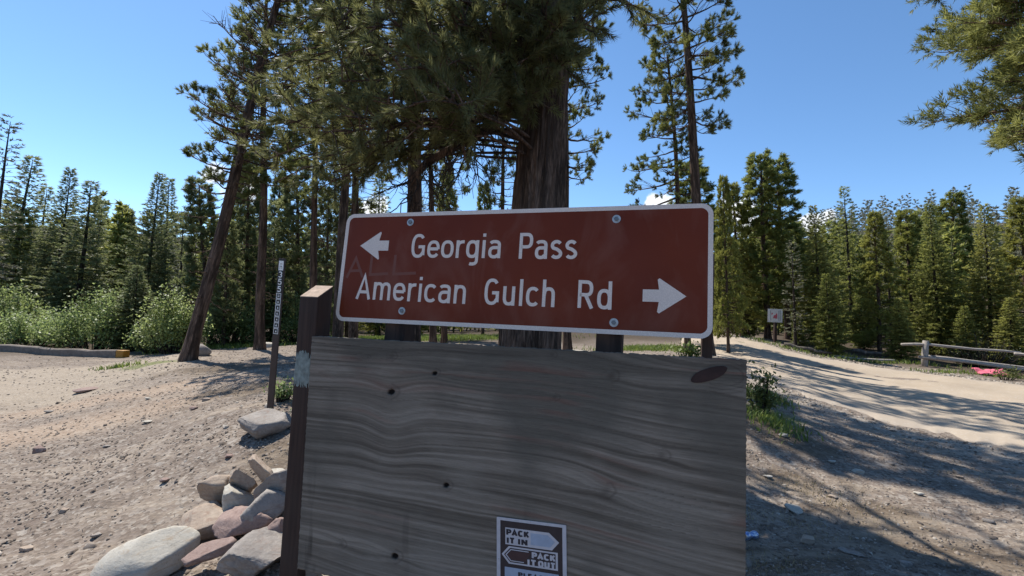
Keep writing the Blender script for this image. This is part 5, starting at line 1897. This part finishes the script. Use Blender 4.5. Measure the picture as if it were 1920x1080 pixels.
for ci, (u, v, d) in enumerate(CL):
    c = np.array(P(u, v, d)) - gv
    h0 = c[2] + rb_.uniform(.1, .5)
    h0 = max(h0, 2.2)
    p0 = np.array([0, 0, h0])
    out_ = c.copy(); out_[2] = 0
    L = np.linalg.norm(c - p0)
    mid = p0 * .5 + c * .5 + np.array([0, 0, .12 * L])
    pts = bezier(p0, mid, c, 8) + rb_.normal(0, .02, (9, 3)) * np.linspace(0, 1, 9)[:, None]
    bseg(pts, .018, .006)
    d_out = nrm((pts[-1] - pts[-3])[None])[0]
    for j in range(15):
        s = rb_.uniform(.55, 1.0)
        q = s * 8; a = min(int(q), 7); p = pts[a] + (pts[a + 1] - pts[a]) * (q - a)
        dd = d_out * .5 + rb_.normal(0, .55, 3) + np.array([0, 0, .25])
        dd /= np.linalg.norm(dd)
        tl = rb_.uniform(.16, .40)
        tp = poly_pts(p, dd, tl, 3, .2, rb_, .12)
        bseg(tp, .007, .004)
        e = tp[-1]; d3 = nrm((tp[-1] - tp[-2])[None])[0]
        Pb.append(e - d3 * .12); Db.append(d3); Tn.append(np.clip(rb_.normal(.5, .2), 0, 1))
        if rb_.uniform() < .6:
            Pb.append(tp[1]); Db.append(nrm((tp[2] - tp[1])[None])[0]); Tn.append(np.clip(rb_.normal(.35, .15), 0, 1))
Pn, Dn, Tnn = np.array(Pb), np.array(Db), np.array(Tn)
v, f = needles(rb_, Pn, Dn, .15, .085, 72, .0072, (25, 70), .2)
ne.add((v, f), np.repeat(Tnn, 72 * 3))
# upper crown, above the frame: coarser
Pb, Db, Tn = [], [], []
for i in range(70):
    h = rb_.uniform(5.0, BH_); c_ = (h - 5) / (BH_ - 5); az = i * 2.4
    L = 1.9 * (1 - c_) ** .6 * rb_.uniform(.6, 1.1) + .2
    pts = poly_pts((0, 0, h), (math.cos(az), math.sin(az), -.1 + .7 * c_), L, 6, -.2, rb_, .1)
    bseg(pts, .02 + .01 * L, .007)
    for j in range(int(4 + 6 * L)):
        s = rb_.uniform(.3, 1); q = s * 6; a = min(int(q), 5); p = pts[a] + (pts[a + 1] - pts[a]) * (q - a)
        dd = nrm((pts[a + 1] - pts[a])[None])[0] + rb_.normal(0, .6, 3)
        Pb.append(p); Db.append(dd); Tn.append(rb_.uniform(.2, .8))
v, f = needles(rb_, np.array(Pb), np.array(Db), .35, .11, 26, .018, (25, 65))
ne.add((v, f), np.repeat(np.array(Tn), 26 * 3))
# limbs that hang down left, with fine dead twigs
limb1 = np.array([np.array(P(u, v, d)) - gv for u, v, d in ((985, 190, 4.8), (930, 232, 4.75), (880, 262, 4.7), (835, 285, 4.7), (800, 305, 4.75), (775, 335, 4.8), (768, 372, 4.85), (772, 410, 4.9))])
limb2 = np.array([np.array(P(u, v, d)) - gv for u, v, d in ((960, 150, 4.7), (910, 210, 4.6), (885, 235, 4.55), (868, 268, 4.5), (872, 300, 4.5))])
mb = MB(); mb.tube([Vector(p) for p in limb1], [.055, .05, .045, .042, .04, .036, .03, .02], 10); link('limb', mb.mesh('limb', MAT['pine_bark'], True), bigp)
mb = MB(); mb.tube([Vector(p) for p in limb2], [.045, .035, .028, .02, .01], 8); link('limb', mb.mesh('limb', MAT['pine_bark'], True), bigp)
dt = Acc(); sg2 = [[], [], [], []]
for i in range(46):
    L0 = limb1 if i % 3 else limb2
    a = rb_.integers(1, len(L0) - 2) ; p = L0[a] + (L0[a + 1] - L0[a]) * rb_.uniform(0, 1)
    dd = np.array([rb_.normal(0, .55), rb_.normal(0, .5), -rb_.uniform(.3, 1.0)])
    pts = poly_pts(p, dd, rb_.uniform(.3, .85), 6, -.12, rb_, .22)
    rr_ = np.linspace(.008, .0025, 7)
    sg2[0].extend(pts[:-1]); sg2[1].extend(pts[1:]); sg2[2].extend(rr_[:-1]); sg2[3].extend(rr_[1:])
    for j in range(4):
        a = rb_.integers(2, 6)
        q_ = poly_pts(pts[a], (pts[a] - pts[a - 1]) * 5 + rb_.normal(0, .5, 3), rb_.uniform(.1, .3), 3, -.1, rb_, .25)
        sg2[0].extend(q_[:-1]); sg2[1].extend(q_[1:]); sg2[2].extend([.004, .003, .0025]); sg2[3].extend([.003, .0025, .002])
dt.add(tubes(*[np.array(q) for q in sg2], 4), .5)
link('dead_twigs', dt.mesh('dead_twigs', 'dark_bark'), bigp)['kind'] = 'stuff'
br.add(tubes(*[np.array(q) for q in sg], 5), .5)
link('branches', br.mesh('branches', 'pine_bark'), bigp)['kind'] = 'stuff'
link('crown', ne.mesh('crown', 'long_needles'), bigp)

# ------------------------------------------------------------------ willow bushes
def bush(seed, rx, ry, h, nl=5200, leaf=.055, mat='willow_leaves', nst=60):
    r_ = np.random.default_rng(seed)
    st = Acc(); P0, P1, A0, A1 = [], [], [], []
    Lp, Ld, T_ = [], [], []
    tips = []
    for i in range(nst):
        az = r_.uniform(0, 6.28); q = r_.uniform(0, 1) ** .5
        hh = h * (1 - .55 * q ** 2) * r_.uniform(.5, 1.18)
        e = np.array([rx * q * math.cos(az), ry * q * math.sin(az), hh])
        s0 = np.array([e[0] * .3, e[1] * .3, -.05])
        m_ = (s0 + e) / 2 + np.array([e[0] * .25, e[1] * .25, .1 * h])
        pts = bezier(s0, m_, e, 6)
        P0.extend(pts[:-1]); P1.extend(pts[1:]); rr_ = np.linspace(.014, .004, 7); A0.extend(rr_[:-1]); A1.extend(rr_[1:])
        tone = r_.uniform(.15, .85)
        m = nl // nst
        s = r_.uniform(.25, 1.0, m) ** .7
        ii = np.minimum((s * 6).astype(int), 5)
        p = pts[ii] + (pts[ii + 1] - pts[ii]) * (s * 6 - ii)[:, None] + r_.normal(0, .11 * h ** .5, (m, 3))
        Lp.append(p); Ld.append(r_.normal(0, 1, (m, 3)) + np.array([0, 0, .5])); T_.append(np.clip(tone + r_.normal(0, .15, m), 0, 1))
    st.add(tubes(np.array(P0), np.array(P1), np.array(A0), np.array(A1), 4), .5)
    Lp, Ld, T_ = np.concatenate(Lp), np.concatenate(Ld), np.concatenate(T_)
    keep = Lp[:, 2] > .05
    Lp, Ld, T_ = Lp[keep], Ld[keep], T_[keep]
    D, A, B = frames(Ld)
    l_ = leaf * r_.uniform(.7, 1.4, (len(D), 1)); w_ = l_ * .32
    v = np.stack([Lp, Lp + D * l_ * .5 + A * w_, Lp + D * l_, Lp + D * l_ * .5 - A * w_], 1).reshape(-1, 3)
    f = np.arange(len(v)).reshape(-1, 4)
    return mesh_np('foliage', v, f, MAT[mat], {'tone': np.repeat(T_, 4)}), st.mesh('stems', 'dark_bark')


def put_bush(u, d, wpx, vtop, label, seed, nm='willow_bush', cat='bush', **kw):
    g = at(u, d)
    h = (P(u, vtop, d).z - g.z)
    rx = wpx / FPX * d / 2
    fo, st = bush(seed, rx, rx * .8, h, **kw)
    o = tag(link(nm, None, None, g), label, cat)
    link('foliage', fo, o); link('stems', st, o)['kind'] = 'stuff'
    return o


put_bush(25, 15.5, 120, 545, 'pale grey green willow bush at the left edge', 1, leaf=.075, nl=6000)
put_bush(60, 13.8, 190, 590, 'low willow bush behind the left end of the timber barrier', 2, leaf=.07, nl=7000)
put_bush(175, 13.4, 170, 552, 'widest pale green willow bush behind the timber barrier', 3, leaf=.07, nl=9000)
put_bush(322, 12.0, 110, 548, 'yellow green willow bush just left of the leaning pine trunk', 4, leaf=.065, nl=7000)
put_bush(290, 12.6, 80, 600, 'small dark willow bush near the orange end of the timber', 5, leaf=.065, nl=3500)
put_bush(425, 14, 120, 565, 'leafy bush in the shade right of the leaning pine trunk', 6, leaf=.07, nl=6000)
put_bush(560, 15, 110, 545, 'leafy bush between route marker and left post', 7, leaf=.07, nl=5000)
put_bush(525, 4.3, 44, 715, 'small leafy shrub in the shade behind the left post', 8, 'small_shrub', 'shrub', leaf=.035, nl=700, nst=14)
put_bush(522, 3.75, 60, 780, 'tiny creeping plant growing over the grey rock at the marker', 9, 'creeping_plant', 'plant', leaf=.016, nl=900, nst=16)
put_bush(1428, 5.4, 50, 700, 'dark leafy weed against the right edge of the plywood', 10, 'leafy_weed', 'weed', leaf=.05, nl=700, nst=14, mat='pine_needles')
put_bush(1288, 9.5, 50, 640, 'small bright green plant below the lower right corner of the sign', 11, 'leafy_weed', 'weed', leaf=.07, nl=500, nst=14, mat='grass_blades')
put_bush(1845, 14.8, 120, 625, 'tangled grey brush behind the fence rails', 12, 'dry_brush', 'brush', leaf=.03, nl=900, nst=90, mat='grey_needles')
put_bush(1885, 11.9, 44, 690, 'small green plant in front of the pink netting', 13, 'small_plant', 'plant', leaf=.05, nl=500, nst=12, mat='pine_needles')

# ------------------------------------------------------------------ grass
def grass(name, xy, hgt, mat, seed, wid=.006):
    r_ = np.random.default_rng(seed)
    n = len(xy)
    z = H(xy[:, 0], xy[:, 1])
    b_ = np.stack([xy[:, 0], xy[:, 1], z - .01], -1)
    an = r_.uniform(0, 6.28, n); ln = r_.uniform(.05, .6, n)
    hh = hgt * r_.uniform(.5, 1.3, n)
    side = np.stack([np.cos(an), np.sin(an), np.zeros(n)], -1) * (wid * (1 + .06 * np.hypot(xy[:, 0], xy[:, 1])))[:, None]
    a2 = r_.uniform(0, 6.28, n)
    lean_ = np.stack([np.cos(a2) * ln, np.sin(a2) * ln, np.ones(n)], -1)
    m_ = b_ + lean_ * (hh * .55)[:, None]
    lean_[:, :2] *= 1.8
    t_ = b_ + nrm(lean_) * hh[:, None]
    v = np.stack([b_ - side, b_ + side, m_ + side * .6, m_ - side * .6, t_], 1).reshape(-1, 3)
    o5 = np.arange(n)[:, None] * 5
    return mesh_np(name, v, [np.concatenate([o5, o5 + 1, o5 + 2, o5 + 3], 1), np.concatenate([o5 + 3, o5 + 2, o5 + 4], 1)], MAT[mat], {'tone': np.repeat(r_.uniform(0, 1, n), 5)})


rg = np.random.default_rng(5)
pts = []; hs_ = []
for (u, v, rx, ry, n, h) in [(420, 650, 1.7, 1.2, 3000, .13), (720, 636, 2.4, 1.4, 5000, .15), (860, 634, 3, 2, 6000, .15), (1215, 655, 1.2, .8, 2500, .12), (228, 688, .35, .12, 160, .10), (560, 645, 2.4, 1.4, 3500, .13),
                             (1445, 792, .22, .28, 420, .11), (1400, 636, .4, 2.5, 700, .15), (1480, 655, 2.2, .3, 500, .14), (1650, 682, 2.0, .25, 500, .14), (1800, 700, 1.6, .3, 400, .12), (1430, 745, .25, .4, 260, .12)]:
    g_ = G(u, v)
    pts.append(np.stack([rg.normal(g_.x, rx * .6, n), rg.normal(g_.y, ry * .6, n)], -1)); hs_.append(np.full(n, h))
xy = np.concatenate(pts); hs_ = np.concatenate(hs_)
dd, ii = road_dist(xy[:, 0], xy[:, 1]); kp = ~ii
tag(link('grass', grass('grass', xy[kp], hs_[kp], 'grass_blades', 6)), kind='stuff')
pts = []
for (u, v, r_, n) in [(1500, 985, .16, 260), (1430, 1060, .2, 500), (1540, 930, .2, 260), (1700, 830, .3, 200), (1480, 900, .25, 300), (1620, 960, .3, 250), (1400, 960, .1, 120), (1850, 900, .3, 160)]:
    g_ = G(u, v)
    pts.append(np.stack([rg.normal(g_.x, r_ * .7, n), rg.normal(g_.y, r_ * .7, n)], -1))
xy = np.concatenate(pts)
tag(link('dry_grass', grass('dry_grass', xy, np.full(len(xy), .035), 'dry_grass', 7, .0018)), kind='stuff')
# twigs and needles littering the ground
n = 5000
th = rg.uniform(-.95, 1.0, n); rr = 1.4 * np.exp(rg.uniform(0, 1, n) * math.log(9))
xy = np.stack([rr * np.sin(th), rr * np.cos(th)], -1)
z = H(xy[:, 0], xy[:, 1]) + .006
an = rg.uniform(0, 6.28, n); ln = rg.uniform(.01, .05, n) * np.where(rg.uniform(0, 1, n) > .95, 3, 1)
c = np.concatenate([xy, z[:, None]], 1)
dv2 = np.stack([np.cos(an), np.sin(an), rg.normal(0, .12, n)], -1) * ln[:, None] / 2
lt = Acc(); lt.add(tubes(c - dv2, c + dv2, np.full(n, .0016), np.full(n, .001), 3), .5)
tag(link('twig_litter', lt.mesh('twig_litter', 'dead_wood')), kind='stuff')
# fallen grey logs under the trees on the right
for (u0, u1, d0, d1, lab) in ((1600, 1690, 16.6, 15.6, 'fallen grey log lying in the shade left of the fence'), (1470, 1560, 15.6, 14.9, 'thin fallen log at the road edge right of the white sign')):
    a, b = at(u0, d0), at(u1, d1)
    mb = MB(); n_ = 7
    mb.tube([(a + (b - a) * (i / n_)) - a + Vector((0, 0, .10 + .03 * math.sin(i * 2.1))) for i in range(n_ + 1)], [.07 - .005 * i for i in range(n_ + 1)], 9)
    tag(link('fallen_log', mb.mesh('fallen_log', MAT['dead_wood'], True), None, a), lab, 'log')
